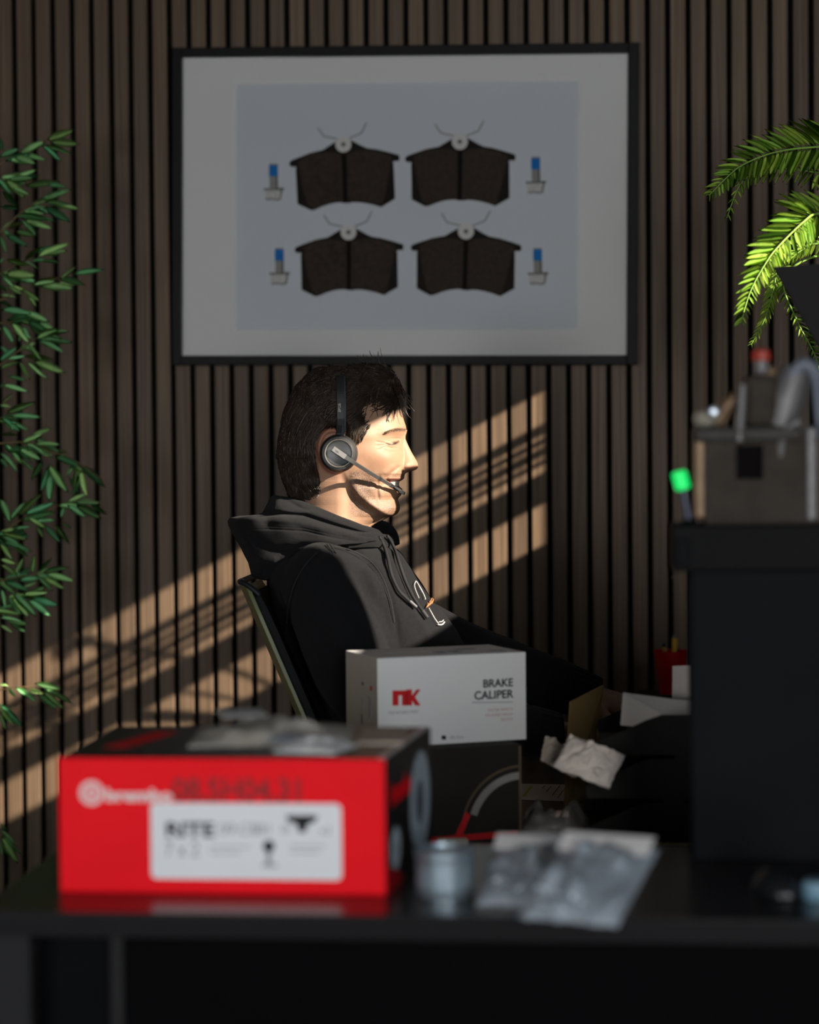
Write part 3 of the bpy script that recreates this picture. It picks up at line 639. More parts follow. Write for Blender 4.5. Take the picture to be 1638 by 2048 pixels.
# zip bags with screws
M_film = film('clear_bag_film', (0.62, 0.72, 0.82), 0.42, 0.16)
M_header = mat('white_bag_header', (0.74, 0.72, 0.71), 0.6, spec=0.2, var=0.03)
M_steel = mat('zinc_steel', (0.60, 0.68, 0.76), 0.4, metal=0.6, var=0.15, vscale=60)
M_brass = mat('yellow_zinc', (0.45, 0.36, 0.20), 0.4, metal=0.8, var=0.15, vscale=60)
def bolt_bm(L, r):
    b = bm_lathe(bmesh.new(), [(r * 1.7, 0), (r * 1.7, r * 1.1), (r, r * 1.1), (r, L), (r * .8, L + r * .4)], 6 if L < 0.02 else 10)
    return b
def zipbag(name, label, bot, top, w, seed, parts, lean, lift=0.0):
    """bag lying on its contents, its mouth raised towards the back; bot/top = pixels of its lower and upper edge"""
    a = atz(*bot, DZ + 0.002 + lift); dA = (a - CAM).dot(CF); e = at(*top, dA + lean); v = e - a; L = v.length
    hx = Vector((v.x, v.y, 0)); ang = math.atan2(-hx.x, hx.y); pit = math.atan2(v.z, hx.length)
    t = thing(name, label, 'bag', a, ang, 'parts bags at the desk edge')
    R = Matrix.Rotation(pit, 4, 'X')
    def put(nm, b, m, loc, rot=(0, 0, 0)):
        o = link(nm, b, m, t); o.matrix_basis = R @ Matrix.Translation(loc) @ Matrix.LocRotScale(None, __import__('mathutils').Euler(rot), None); return o
    smooth(put('film', crumple(w, L, 0.022, 24, 24, 0.012, seed), M_film, (0, L / 2, 0)))
    put('header', box(0, 0, 0, w * 0.95, L * 0.20, 0.0012, bev=0.0003), M_header, (0, L * 0.88, 0.014), (0.12, 0, 0))
    r = random.Random(int(seed * 10))
    for k in range(parts):
        x, y = r.uniform(-.36, .36) * w, r.uniform(.06, .55) * L
        put('bolt', bolt_bm(r.uniform(.010, .020), r.uniform(.002, .0032)), r.choice([M_steel, M_steel, M_steel, M_brass]), (x, y, 0.006 + 0.008 * r.random()), (PI / 2 + r.uniform(-.3, .3), 0, r.uniform(0, 6.3)))
    for k in range(max(3, parts // 2)):
        x, y = r.uniform(-.33, .33) * w, r.uniform(.08, .5) * L
        b = bmesh.new(); bm_lathe(b, [(0.0085, 0), (0.0085, 0.0022), (0.0035, 0.0022), (0.0035, 0)], 16, cap=False)
        put('washer', b, M_steel, (x, y, 0.010), (r.uniform(-.6, .6), r.uniform(-.6, .6), 0))
    return t
M_steel2 = M_steel
zipbag('parts_bag', 'clear plastic bag of small steel parts nearer the silver tin', (1050, 1815), (1082, 1694), 0.098, 1.7, 10, 0.13)
zipbag('parts_bag', 'clear plastic bag of bolts overlapping the desk edge, farther from the tin', (1135, 1846), (1225, 1694), 0.100, 4.2, 14, 0.12, 0.012)

# ================================================================= BLACK CABINET AND WHAT STANDS ON IT
M_cab = mat('black_metal_cabinet', (0.0055, 0.0058, 0.0078), 0.7, spec=0.08, var=0.12, vscale=8, bump=0.03, bscale=900)
M_cablip = mat('black_gloss_lid', (0.005, 0.005, 0.0055), 0.6, spec=0.07, var=0.1)
pc = atz(1386, 1722, DZ)
dc = (pc - CAM).dot(CF); kc = mpp(dc)
CH_ = (1722 - 1050) * kc; CD_, CW_ = 0.105, 0.40
cab = thing('black_cabinet', 'tall plain black cabinet standing on the desk at the right', 'cabinet', (pc.x, pc.y, 0 + DZ))
link('body', box(CW_ / 2, CD_ / 2, (CH_ - 0.052) / 2, CW_, CD_, CH_ - 0.052, bev=0.002), M_cab, cab)
LX = (1386 - 1347) * kc
link('lid', box(CW_ / 2 - LX / 2, CD_ / 2, CH_ - 0.026, CW_ + LX, CD_ + 0.006, 0.052, bev=0.003), M_cablip, cab)
link('latch', box(-LX * 0.45, -0.006, CH_ - 0.030, 0.016, 0.006, 0.03, bev=0.002), M_cab, cab)
# small hook and bead chain hanging at the cabinet's left edge
HD = 4.355
ph = at(1353, 1092, HD)
hk = thing('hanging_chain', 'thin bead chain hanging from a small wall hook left of the black cabinet', 'chain', (ph.x, ph.y, ph.z))
M_gilt = mat('dull_gold_metal', (0.45, 0.33, 0.18), 0.35, metal=0.8, var=0.1)
def hw(px, py): return at(px, py, HD) - ph
hook = link('hook', tube(spline([hw(1346, 1091), hw(1357, 1091), hw(1360, 1105), hw(1351, 1108), hw(1353, 1114)], 4), 0.0013, 6), M_gilt, hk)
link('rod', tube([hw(1357, 1091), hw(1362, 1091), hw(1362, 1091) + Vector((0, 0.03, 0))], 0.0014, 6), M_gilt, hk)
link('tassel', tube([hw(1356, 1135), hw(1344, 1157)], [0.0009, 0.0014], 6), mat('copper_pin', (0.30, 0.16, 0.10), 0.4, metal=0.7, var=0.1), hk)
link('cord', tube([hw(1353, 1114), hw(1356, 1135)], 0.0004, 5), M_gilt, hk)
bb = bmesh.new()
ch0, ch1 = hw(1362, 1093), hw(1366, 1285)
for i in range(60):
    p = ch0.lerp(ch1, i / 59); t = bmesh.new(); bmesh.ops.create_icosphere(t, subdivisions=1, radius=0.0018); bm_add(bb, t, Matrix.Translation(p))
o_ = link('bead_chain', bb, mat('dark_bronze_beads', (0.10, 0.075, 0.045), 0.4, metal=0.7, var=0.1), hk); o_['kind'] = 'stuff'

# green signal lamp leaning on the lid
CT = DZ + CH_
pg = at(1375, 1038, dc + 0.02)
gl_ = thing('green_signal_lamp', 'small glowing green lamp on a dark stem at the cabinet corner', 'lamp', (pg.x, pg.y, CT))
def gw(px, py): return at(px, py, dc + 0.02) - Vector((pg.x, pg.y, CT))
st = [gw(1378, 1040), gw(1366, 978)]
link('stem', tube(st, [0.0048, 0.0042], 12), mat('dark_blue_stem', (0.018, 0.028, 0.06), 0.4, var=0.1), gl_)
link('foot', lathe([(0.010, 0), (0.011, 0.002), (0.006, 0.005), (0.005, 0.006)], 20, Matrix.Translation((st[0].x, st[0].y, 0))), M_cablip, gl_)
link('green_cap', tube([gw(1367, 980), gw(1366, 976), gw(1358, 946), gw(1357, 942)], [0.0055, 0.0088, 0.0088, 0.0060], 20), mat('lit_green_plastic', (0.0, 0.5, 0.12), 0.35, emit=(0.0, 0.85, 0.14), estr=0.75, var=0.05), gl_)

# cast engine part
dE = dc + 0.045
pe = at(1520, 1030, dE)
eng = thing('engine_part', 'grey brown cast engine block with square port standing on the black cabinet', 'engine part', (pe.x, pe.y, CT))
M_cast = mat('grey_brown_casting', (0.034, 0.027, 0.021), 0.7, metal=0.0, spec=0.12, col2=(0.050, 0.041, 0.033), vscale=30, bump=0.4, bscale=120)
M_castd = mat('dark_casting', (0.030, 0.026, 0.022), 0.65, metal=0.2, var=0.3, vscale=30)
M_castl = mat('pale_aluminium', (0.15, 0.145, 0.145), 0.5, metal=0.4, var=0.2, vscale=40)
M_copper = mat('brown_bronze', (0.19, 0.12, 0.07), 0.5, metal=0.4, var=0.2, vscale=30)
ke = mpp(dE)
def ex(px): return (px - 1520) * ke
def ez(py): return (1030 - py) * ke
def ebox(nm, a, b_, c, d, y, th, m, bev=0.004, parent=eng, **k): return link(nm, box((ex(a) + ex(b_)) / 2, y + th / 2, (ez(c) + ez(d)) / 2, abs(ex(b_) - ex(a)), th, abs(ez(d) - ez(c)), bev=bev, **k), m, parent)
def block():
    b = bmesh.new(); y0, y1 = -0.035, 0.045
    # front wall with a square opening
    a0, a1, c0_, c1_ = ex(1409), ex(1626), 0.0, ez(868); h0, h1, k0, k1 = ex(1469), ex(1522), ez(942), ez(868 + 6)
    for (u0, u1, w0, w1) in ((a0, h0, c0_, c1_), (h1, a1, c0_, c1_), (h0, h1, c0_, k0), (h0, h1, k1, c1_)):
        bm_box(b, (u0 + u1) / 2, y0 + .006, (w0 + w1) / 2, u1 - u0, 0.012, w1 - w0)
    bm_box(b, (a0 + a1) / 2, (y0 + .012 + y1) / 2, c1_ / 2, a1 - a0, y1 - y0 - .012 - .0, c1_)
    return b
link('block', block(), M_cast, eng)
ebox('port', 1469, 1522, 942, 874, -0.0232, 0.0015, M_groove, 0.0)
ebox('side_flange', 1388, 1412, 1020, 860, -0.03, 0.06, M_copper, 0.004)
ebox('rim_rail', 1606, 1626, 1025, 840, -0.041, 0.012, M_castl, 0.003)
ebox('deck', 1386, 1600, 868, 838, -0.04, 0.08, M_castd, 0.005)
link('knob', lathe([(0.006, 0), (0.012, 0.004), (0.0145, 0.010), (0.012, 0.0165), (0.006, 0.019)], 20, Matrix.Translation((ex(1412), -0.01, ez(838)))), mat('cream_knob', (0.30, 0.28, 0.22), 0.4, var=0.1), eng)
link('cap_screw', lathe([(0.005, 0), (0.0062, 0.002), (0.0062, 0.010), (0.003, 0.013)], 16, Matrix.Translation((ex(1426), -0.026, ez(808))) @ Matrix.Rotation(PI / 2, 4, 'X')), M_steel, eng)
link('elbow_pipe', tube(spline([(ex(1430), 0, ez(830)), (ex(1446), 0, ez(812)), (ex(1462), 0.0, ez(792)), (ex(1478), 0, ez(780))], 5), 0.010, 12), M_copper, eng)
link('pale_rod', tube([(ex(1476), -0.034, ez(866)), (ex(1477), -0.034, ez(840)), (ex(1484), -0.030, ez(755))], [0.0065, 0.006, 0.005], 12), M_castl, eng)
ebox('pump_housing', 1486, 1556, 838, 735, -0.02, 0.05, M_cast, 0.010)
link('cylinder_head', tube([(ex(1560), 0, ez(838)), (ex(1575), 0, ez(780)), (ex(1592), 0, ez(722))], [0.020, 0.021, 0.017], 20), M_castl, eng)
link('cylinder_head', tube([(ex(1530), 0.01, ez(800)), (ex(1535), 0.01, ez(745)), (ex(1540), 0.01, ez(718))], [0.018, 0.017, 0.013], 20), M_copper, eng)
link('hose', tube(spline([(ex(1580), -0.01, ez(740)), (ex(1605), -0.012, ez(715)), (ex(1628), -0.01, ez(735)), (ex(1640), 0, ez(800)), (ex(1645), 0, ez(860))], 5), 0.008, 12), mat('blue_grey_hose', (0.13, 0.15, 0.19), 0.5, var=0.15), eng)
link('bracket', tube([(ex(1556), -0.03, ez(900)), (ex(1560), -0.035, ez(850)), (ex(1590), -0.035, ez(828)), (ex(1596), -0.03, ez(850))], 0.005, 10), M_castl, eng)
cp = link('cap_neck', lathe([(0.008, 0), (0.0095, 0.004), (0.0095, 0.016), (0.007, 0.02)], 20, Matrix.Translation((ex(1524), 0.0, ez(733)))), M_castl, eng)
link('red_cap', lathe([(0.0105, 0), (0.0115, 0.002), (0.0110, 0.010), (0.006, 0.0135)], 20, Matrix.Translation((ex(1524), 0.0, ez(706)))), mat('red_plastic_cap', (0.35, 0.03, 0.012), 0.4, var=0.1), eng)

# mouse and blue pad at the right front of the desk
pq = atz(1556, 1798, DZ)
mo = thing('computer_mouse', 'black computer mouse lying on the desk before the cabinet', 'mouse', (pq.x, pq.y + 0.02, DZ), 0.6)
b = bmesh.new(); bmesh.ops.create_uvsphere(b, u_segments=28, v_segments=18, radius=1)
for v in b.verts:
    x, y, z = v.co; v.co = (x * 0.0225 * (1 - 0.12 * y), y * 0.034, max(-0.15, z) * 0.0225 * (1 - 0.25 * abs(y) ** 3) + 0.0034)
link('shell', b, mat('black_mouse_plastic', (0.008, 0.009, 0.011), 0.3, spec=0.5, var=0.1), mo); smooth(mo.children[-1])
link('wheel', lathe([(0.003, -0.003), (0.0048, -0.002), (0.0048, 0.002), (0.003, 0.003)], 16, Matrix.Translation((0, 0.018, 0.021)) @ Matrix.Rotation(PI / 2, 4, 'Y')), M_castd, mo)
link('button_seam', box(0, 0.020, 0.0205, 0.0008, 0.02, 0.004), M_castd, mo)
pq = atz(1640, 1802, DZ)
pl = thing('blue_bottle_cap', 'small pale blue round cap at the right end of the desk', 'cap', (pq.x, pq.y + 0.012, DZ))
link('shell', lathe([(0.016, 0), (0.017, 0.001), (0.017, 0.016), (0.015, 0.019), (0.0, 0.0195)], 28), mat('pale_blue_plastic', (0.20, 0.34, 0.44), 0.3, var=0.05), pl)
link('grip_ring', lathe([(0.0172, 0.003), (0.0178, 0.004), (0.0178, 0.007), (0.0172, 0.008)], 28, cap=False), mat('blue_plastic_ring', (0.12, 0.24, 0.34), 0.3, var=0.05), pl)

# ================================================================= LETTER TRAYS, PAPERS, CUP
M_tray = mat('black_tray_plastic', (0.0095, 0.0085, 0.0072), 0.55, spec=0.15, var=0.1)
M_paper = mat('white_copy_paper', (0.78, 0.70, 0.63), 0.8, spec=0.1, var=0.02, vscale=12)
M_paper2 = mat('cream_receipt_paper', (0.46, 0.39, 0.31), 0.8, spec=0.1, col2=(0.58, 0.51, 0.43), vscale=40)
dt = 2.955; kt_ = mpp(dt)
pt0 = at(1170, 1687, dt); ty = pt0.y
TX0 = pt0.x
def tray(i, px0, zoff, label):
    x0 = at(px0, 1500, dt).x - TX0; L = 0.33; Dp = 0.25; H = 0.055
    t = thing('letter_tray', label, 'letter tray', (TX0 + x0, ty, zoff), 0.0, 'stack of black letter trays')
    side = [(0, 0), (L, 0), (L, H), (0.088, H), (0.066, H * 0.86), (0.012, 0.022), (0, 0.017)]
    for nm, y in (('side_wall', 0), ('side_wall', Dp - 0.003)):
        link(nm, prism(side, 0.003, m=frame3((0, y + 0.003, 0), (1, 0, 0), (0, 0, 1))), M_tray, t)
    link('base', box(L / 2, Dp / 2, 0.0015, L - 0.001, Dp - 0.006, 0.003), M_tray, t)
    link('rear_wall', box(L - 0.0015, Dp / 2, H / 2, 0.003, Dp - 0.006, H), M_tray, t)
    if i:
        link('riser', box(0.12, 0.0045, -0.0029, 0.03, 0.003, 0.0058), M_tray, t)
    return t
pitch = 88 * kt_
zb3 = CAM.z - (1611 - 905) * kt_ + 0.0
for k in range(3): pass
tz = [RZ, RZ + 0.0608, RZ + 0.1216]
lift = 0.0032
r0 = at(1230, 1684, dt)
ru = thing('wooden_board', 'thin pale wooden board lying under the stack of letter trays', 'board', (r0.x, ty - 0.004, RZ))
link('panel', box(0.15, 0.05, 0.0015, 0.30, 0.10, 0.003, bev=0.0005), mat('pale_wood', (0.50, 0.37, 0.20), 0.6, var=0.2, vscale=30, stretch=(1, 12, 1)), ru)
link('end_cap', box(atz(1386, 1684, RZ).x - r0.x, -0.003, 0.006, 0.008, 0.004, 0.012, bev=0.001), mat('brass_end', (0.55, 0.45, 0.30), 0.5, var=0.1), ru)
t3 = tray(1, 1163, tz[0] + lift, 'lowest black letter tray in the stack beside the cabinet')
t2 = tray(1, 1172, tz[1] + lift, 'middle black letter tray in the stack, with receipts spilling out')
t1 = tray(1, 1196, tz[2] + lift, 'topmost black letter tray in the stack, holding white sheets')
t3.children[-1].location.z = 0.0
for c in t3.children:
    if c.name.startswith('riser'): bpy.data.objects.remove(c, do_unlink=True); break
def sheet(name, label, pix, d, m, d2=None, th=0.0006, cat='paper', group=None):
    """a sheet of paper given by its corners; d may vary per corner"""
    ds = d if isinstance(d, (list, tuple)) else [d] * len(pix)
    P = [at(px, py, q) for (px, py), q in zip(pix, ds)]
    c = sum(P, Vector()) / len(P); t = thing(name, label, cat, c, 0, group)
    b = bmesh.new(); f = b.faces.new([b.verts.new(p - c) for p in P]); f.normal_update(); n = f.normal * th
    r = bmesh.ops.extrude_face_region(b, geom=[f]); bmesh.ops.translate(b, vec=n, verts=[v for v in r['geom'] if isinstance(v, bmesh.types.BMVert)])
    bmesh.ops.recalc_face_normals(b, faces=b.faces)
    link('page', b, m, t); return t
sheet('white_sheet', 'large white sheet standing on edge in the topmost letter tray', [(1241, 1450), (1246, 1385), (1342, 1397), (1400, 1404), (1400, 1470)], [3.01, 3.03, 3.05, 3.05, 3.01], M_paper)
sheet('white_card', 'tall narrow white card standing before the red pen cup', [(1344, 1450), (1345, 1332), (1400, 1330), (1400, 1450)], [3.09, 3.11, 3.11, 3.09], M_paper)
# crumpled receipts sticking out of the middle tray
rc = at(1165, 1525, 2.68)
for k, (px, py, w, d, sd, rz, rx_, ry) in enumerate(((1121, 1516, 0.060, 0.044, 3.1, 0.3, 0.8, 0.5), (1178, 1524, 0.080, 0.055, 7.7, -0.2, 0.85, 0.35), (1246, 1503, 0.050, 0.030, 11.2, 0.1, 0.35, 0.10))):
    p = at(px, py, (3.03, 2.91, 3.06)[k])
    t = thing('crumpled_receipt', ['crumpled cream receipt sticking farthest out of the middle tray', 'crumpled receipt drooping over the lip of the middle tray', 'crumpled receipt lying deepest inside the middle tray'][k], 'receipt', p, rz, 'receipts in the middle tray')
    bq = crumple(w, d, 0.016, 16, 12, 0.014, sd, edge=3.0); link('paper', bq, M_paper2 if k != 1 else M_paper, t, rot=(rx_, ry, 0))
# cardboard flap
sheet('cardboard_divider', 'brown cardboard sheet standing upright left of the letter trays', [(1131, 1617), (1143, 1404), (1208, 1371), (1174, 1604)], [3.22, 3.22, 3.28, 3.28], mat('brown_cardboard', (0.24, 0.155, 0.06), 0.8, spec=0.1, var=0.08, vscale=12, bump=0.1, bscale=300), th=0.004, cat='cardboard')
# printed list on the desk
pA, pB, pC, pD = (atz(x, y, RZ) for x, y in ((1043, 1600), (1041, 1568), (1140, 1570), (1140, 1604)))
ls = thing('printed_list', 'white printed list with a yellow highlighter stroke lying on the desk', 'paper', ((pA + pC) / 2))
b = bmesh.new(); c_ = (pA + pC) / 2
b.faces.new([b.verts.new(p - c_ + Vector((0, 0, 0.0006))) for p in (pA, pD, pC, pB)]); link('page', b, mat('white_list_paper', (0.84, 0.76, 0.66), 0.8, spec=0.1, var=0.02), ls)
def mark(x0, y0, x1, y1, w, m, nm):
    a, e = atz(x0, y0, RZ) - c_, atz(x1, y1, RZ) - c_; d = (e - a).normalized(); n = Vector((-d.y, d.x, 0)) * w
    b = bmesh.new(); b.faces.new([b.verts.new(p + Vector((0, 0, 0.0009))) for p in (a - n, e - n, e + n, a + n)]); link(nm, b, m, ls)
mark(1047, 1594, 1063, 1573, 0.0022, mat('yellow_highlighter', (0.50, 0.52, 0.02), 0.8, var=0.05), 'highlighter_stroke')
for x0, y0, x1, y1 in ((1092, 1585, 1103, 1573), (1104, 1593, 1120, 1572), (1115, 1597, 1131, 1577), (1084, 1578, 1090, 1572)): mark(x0, y0, x1, y1, 0.0007, M_ink, 'text_line')
# clear bag on the rear part of the desk
pf = atz(1112, 1672, RZ)
cb_ = thing('clear_plastic_bag', 'crumpled clear plastic bag heaped on the desk below the cardboard sheet', 'bag', (pf.x, pf.y + 0.035, RZ + 0.0005), 0.1)
link('film', crumple(0.105, 0.080, 0.034, 26, 20, 0.016, 8.3), film('dull_bag_film', (0.30, 0.28, 0.26), 0.30, 0.15), cb_); smooth(cb_.children[-1])
link('sealing_strip', crumple(0.02, 0.012, 0.004, 6, 4, 0.002, 2.0), mat('pinkish_sticker', (0.42, 0.30, 0.28), 0.6, var=0.1), cb_, loc=(0.006, -0.020, 0.028), rot=(0.6, 0, 0))
# red pen cup
dcup = 4.02; kc2 = mpp(dcup)
CZ = at(1342, 1393, dcup).z
pcup = at(1342, 1393, dcup); pcup.z = CZ
CHh = CAM.z - (1302 - 908) * kc2 - CZ
cup = thing('red_pen_cup', 'red plastic tumbler of pens standing on the desk by the slatted wall', 'cup', pcup)
rt, rb_ = 34 * kc2, 21 * kc2
hh = CHh
prof = [(rb_, 0)]; 
for f in (0.30, 0.62):
    r = rb_ + (rt - rb_) * f; prof += [(r, hh * f - 0.0006), (r - 0.0008, hh * f), (r + 0.0006, hh * f + 0.0006)]
prof += [(rt, hh), (rt + 0.001, hh + 0.0008), (rt - 0.0018, hh), (rb_ - 0.001, 0.004), (0.001, 0.004)]
link('tumbler', lathe(prof, 40), mat('red_cup_plastic', (0.55, 0.002, 0.003), 0.5, spec=0.3, var=0.05), cup); smooth(cup.children[-1], 0.7)
def pen(name, label, px0, py0, px1, py1, r, m, tipm, cat='pen'):
    a, e = at(px0, py0, dcup), at(px1, py1, dcup); a = Vector((pcup.x + (a.x - pcup.x) * 0.3, pcup.y + (rnd.random() - .5) * 0.01, CZ + 0.008)); 
    t = thing(name, label, cat, a); d = (e - a)
    link('barrel', tube([Vector((0, 0, 0)), d * 0.93], r, 12), m, t)
    link('tip', tube([d * 0.93, d * 0.965, d], [r * 0.95, r * 0.8, r * 0.35], 12), tipm, t)
    return t
M_ochre = mat('ochre_pencil', (0.36, 0.20, 0.03), 0.5, var=0.05); M_yel = mat('yellow_cutter_plastic', (0.62, 0.34, 0.01), 0.45, var=0.05)
pen('ochre_pen', 'ochre pen with a black end in the red cup, nearest the man', 1332, 1390, 1327, 1287, 0.0046, M_ochre, M_ink)
pen('black_pen', 'short black pen leaning low in the red cup', 1340, 1395, 1356, 1298, 0.0036, M_ink, M_ink)
cu = pen('yellow_cutter', 'yellow snap-off cutter knife sticking highest out of the red cup', 1362, 1395, 1350, 1268, 0.0058, M_yel, M_castl, 'knife')

# low drawer unit at the wall carrying the cup
du = thing('drawer_unit', 'low black drawer unit on the rear desk under the red pen cup', 'drawer unit', (pcup.x - 0.06, pcup.y - 0.07, RZ))
link('carcass', box(0.13, 0.09, (CZ - RZ) / 2, 0.26, 0.18, CZ - RZ, bev=0.002), M_tray, du)
for k in range(2): dr_ = link('drawer', box(0.13, -0.003, (CZ - RZ) * (0.26 + 0.48 * k), 0.25, 0.006, (CZ - RZ) * 0.44, bev=0.001), M_tray, du); link('knob', lathe([(0.002, 0), (0.004, 0.004), (0.003, 0.007)], 12, Matrix.Translation((0.13, -0.006, (CZ - RZ) * (0.26 + 0.48 * k))) @ Matrix.Rotation(PI / 2, 4, 'X')), M_castl, dr_)

# ================================================================= THE MAN (profile to the camera, sitting, facing right)
DM = 3.42; SM = DM / FPX                              # distance of his mid plane, metres per pixel there
def mp(px, py, h):                                    # profile coordinates -> place; h = sideways offset in profile units, + towards the room
    d = h * SM
    return CAM + CF * (DM - d) + (CR * ((px - 819) / FPX) + CU * ((1024 - py) / FPX)) * (DM - abs(d))
def mpv(px, py, h):
    px, py, h = np.asarray(px, float), np.asarray(py, float), np.asarray(h, float); d = h * SM
    k = (DM - np.abs(d))[..., None]
    cr, cu, cf, c = (np.array(v) for v in (CR, CU, CF, CAM))
    return c + cf * (DM - d)[..., None] + (cr * ((px - 819) / FPX)[..., None] + cu * ((1024 - py) / FPX)[..., None]) * k
def ip(tab, x):
    t = np.array(tab, float); return np.interp(x, t[:, 0], t[:, 1])
def sm(x): x = np.clip(x, 0, 1); return x * x * (3 - 2 * x)
def pdist(X, Y, pts):
    """distance to a polyline and the parameter 0..1 along it"""
    best = np.full(X.shape, 1e9); par = np.zeros(X.shape); n = len(pts) - 1
    for i in range(n):
        (xa, ya), (xb, yb) = pts[i], pts[i + 1]; dx, dy = xb - xa, yb - ya; L = dx * dx + dy * dy + 1e-9
        t = np.clip(((X - xa) * dx + (Y - ya) * dy) / L, 0, 1); d = np.hypot(X - xa - t * dx, Y - ya - t * dy)
        m = d < best; best = np.where(m, d, best); par = np.where(m, (i + t) / n, par)
    return best, par
def line(X, Y, pts, w, taper=True):
    d, t = pdist(X, Y, pts); k = np.exp(-(d / w) ** 2)
    return k * (np.minimum(1, 4 * np.minimum(t, 1 - t) + 0.25) if taper else 1)
def blob(X, Y, cx, cy, rx, ry, a=0.0):
    c, s = math.cos(a), math.sin(a); u, v = (X - cx) * c + (Y - cy) * s, -(X - cx) * s + (Y - cy) * c
    return np.exp(-((u / rx) ** 2 + (v / ry) ** 2))
def inpoly(X, Y, P):
    r = np.zeros(X.shape, bool); n = len(P); j = n - 1
    for i in range(n):
        xi, yi = P[i]; xj, yj = P[j]
        r ^= ((yi > Y) != (yj > Y)) & (X < (xj - xi) * (Y - yi) / (yj - yi + 1e-12) + xi); j = i
    return r
def rbf(pts):
    P = np.array(pts, float); n = len(P)
    def U(r2): return np.where(r2 > 0, r2 * np.log(r2 + 1e-12), 0)
    D = (P[:, None, :2] - P[None, :, :2]); K = U((D ** 2).sum(-1)) + 1e-3 * np.eye(n) * 100
    A = np.zeros((n + 3, n + 3)); A[:n, :n] = K; A[:n, n] = 1; A[:n, n + 1:] = P[:, :2]; A[n, :n] = 1; A[n + 1:, :n] = P[:, :2].T
    w = np.linalg.solve(A, np.concatenate([P[:, 2], [0, 0, 0]]))
    def f(X, Y):
        out = w[n] + w[n + 1] * X + w[n + 2] * Y
        for i in range(n): out = out + w[i] * U((X - P[i, 0]) ** 2 + (Y - P[i, 1]) ** 2)
        return out
    return f
_perm = np.random.RandomState(3).rand(64, 64, 64)
def vnoise(P, f):
    q = np.asarray(P) * f; i = np.floor(q).astype(int); t = q - i; t = t * t * (3 - 2 * t); r = 0
    for a in (0, 1):
        for b in (0, 1):
            for c in (0, 1):
                r = r + _perm[(i[..., 0] + a) % 64, (i[..., 1] + b) % 64, (i[..., 2] + c) % 64] * (t[..., 0] if a else 1 - t[..., 0]) * (t[..., 1] if b else 1 - t[..., 1]) * (t[..., 2] if c else 1 - t[..., 2])
    return r * 2 - 1

# ---- head and neck surface
XF = [(742, 700), (746, 735), (752, 756), (760, 770), (772, 782), (786, 789), (798, 795), (812, 799.5), (824, 803.5), (841, 808), (850, 811), (857, 813.5), (861, 814.3), (866, 813), (872, 811), (878, 811), (883, 813), (890, 816), (896, 819), (904, 823),
      (910, 826.5), (916, 830), (921, 833), (926, 835.3), (931, 836.3), (936, 835.5), (939, 832.5), (941.5, 827), (943, 820), (944.8, 814), (947, 810.8), (950, 809.3), (953, 808.8), (956.5, 808.3), (959, 806), (961.5, 802), (963, 799), (968, 798), (973, 799), (975.5, 802),
      (978, 804.8), (982, 805.6), (986, 804.5), (990.6, 802), (995, 798), (999, 796.3), (1004, 797.2), (1011, 799.5), (1016, 800), (1021, 799), (1026, 796), (1029, 793), (1032, 786), (1034, 779), (1037, 773), (1040, 767), (1044, 758), (1048, 750), (1053, 743), (1060, 738), (1075, 738),
      (1100, 748), (1130, 780), (1160, 805), (1200, 830), (1240, 855), (1300, 880), (1400, 910), (1500, 925), (1600, 935), (1700, 950), (1780, 950), (1815, 920), (1830, 860)]
XB = [(742, 680), (746, 650), (752, 632), (762, 612), (775, 597), (795, 584), (820, 573), (850, 566), (880, 562), (910, 562), (940, 570), (965, 582), (990, 592), (1020, 594), (1050, 590), (1075, 588), (1100, 575), (1130, 552), (1200, 545), (1300, 582), (1400, 632), (1500, 675), (1600, 712),
      (1700, 745), (1780, 765), (1815, 790), (1830, 840)]
WW = [(742, 6), (746, 40), (752, 54), (762, 67), (775, 76), (795, 85), (820, 91), (850, 94), (880, 94), (910, 91), (935, 84), (960, 76), (990, 71), (1015, 68), (1040, 68), (1060, 70), (1075, 74), (1090, 84), (1105, 110), (1120, 150), (1140, 182), (1170, 200), (1250, 195), (1400, 178), (1500, 182), (1600, 200), (1700, 215), (1780, 205), (1815, 170), (1830, 60)]
XFACE = [(850, 811), (857, 811.5), (866, 809.5), (872, 807.5), (880, 806.5), (890, 806.5), (900, 807), (910, 808), (920, 809), (930, 809.5), (940, 810), (947, 810.8)]
NW = [(860, 5), (866, 7), (875, 7.5), (885, 8), (900, 9.5), (912, 12), (920, 15), (928, 18), (934, 19), (940, 16), (944, 9), (947, 4)]
def smooth_tab(tab, sig=9.0):
    y = np.arange(700, 1900, 1.0); v = ip(tab, y); k = np.exp(-0.5 * (np.arange(-40, 41) / sig) ** 2); k /= k.sum()
    s = np.convolve(np.pad(v, 40, mode='edge'), k, 'valid'); f = sm((y - tab[0][0] - 8) / 40) * sm((tab[-1][0] - y) / 40); return y, v * (1 - f) + s * f
XBs, WWs = smooth_tab(XB), smooth_tab(WW, 12)
XB = list(zip(*XBs)); WW = list(zip(*WWs))
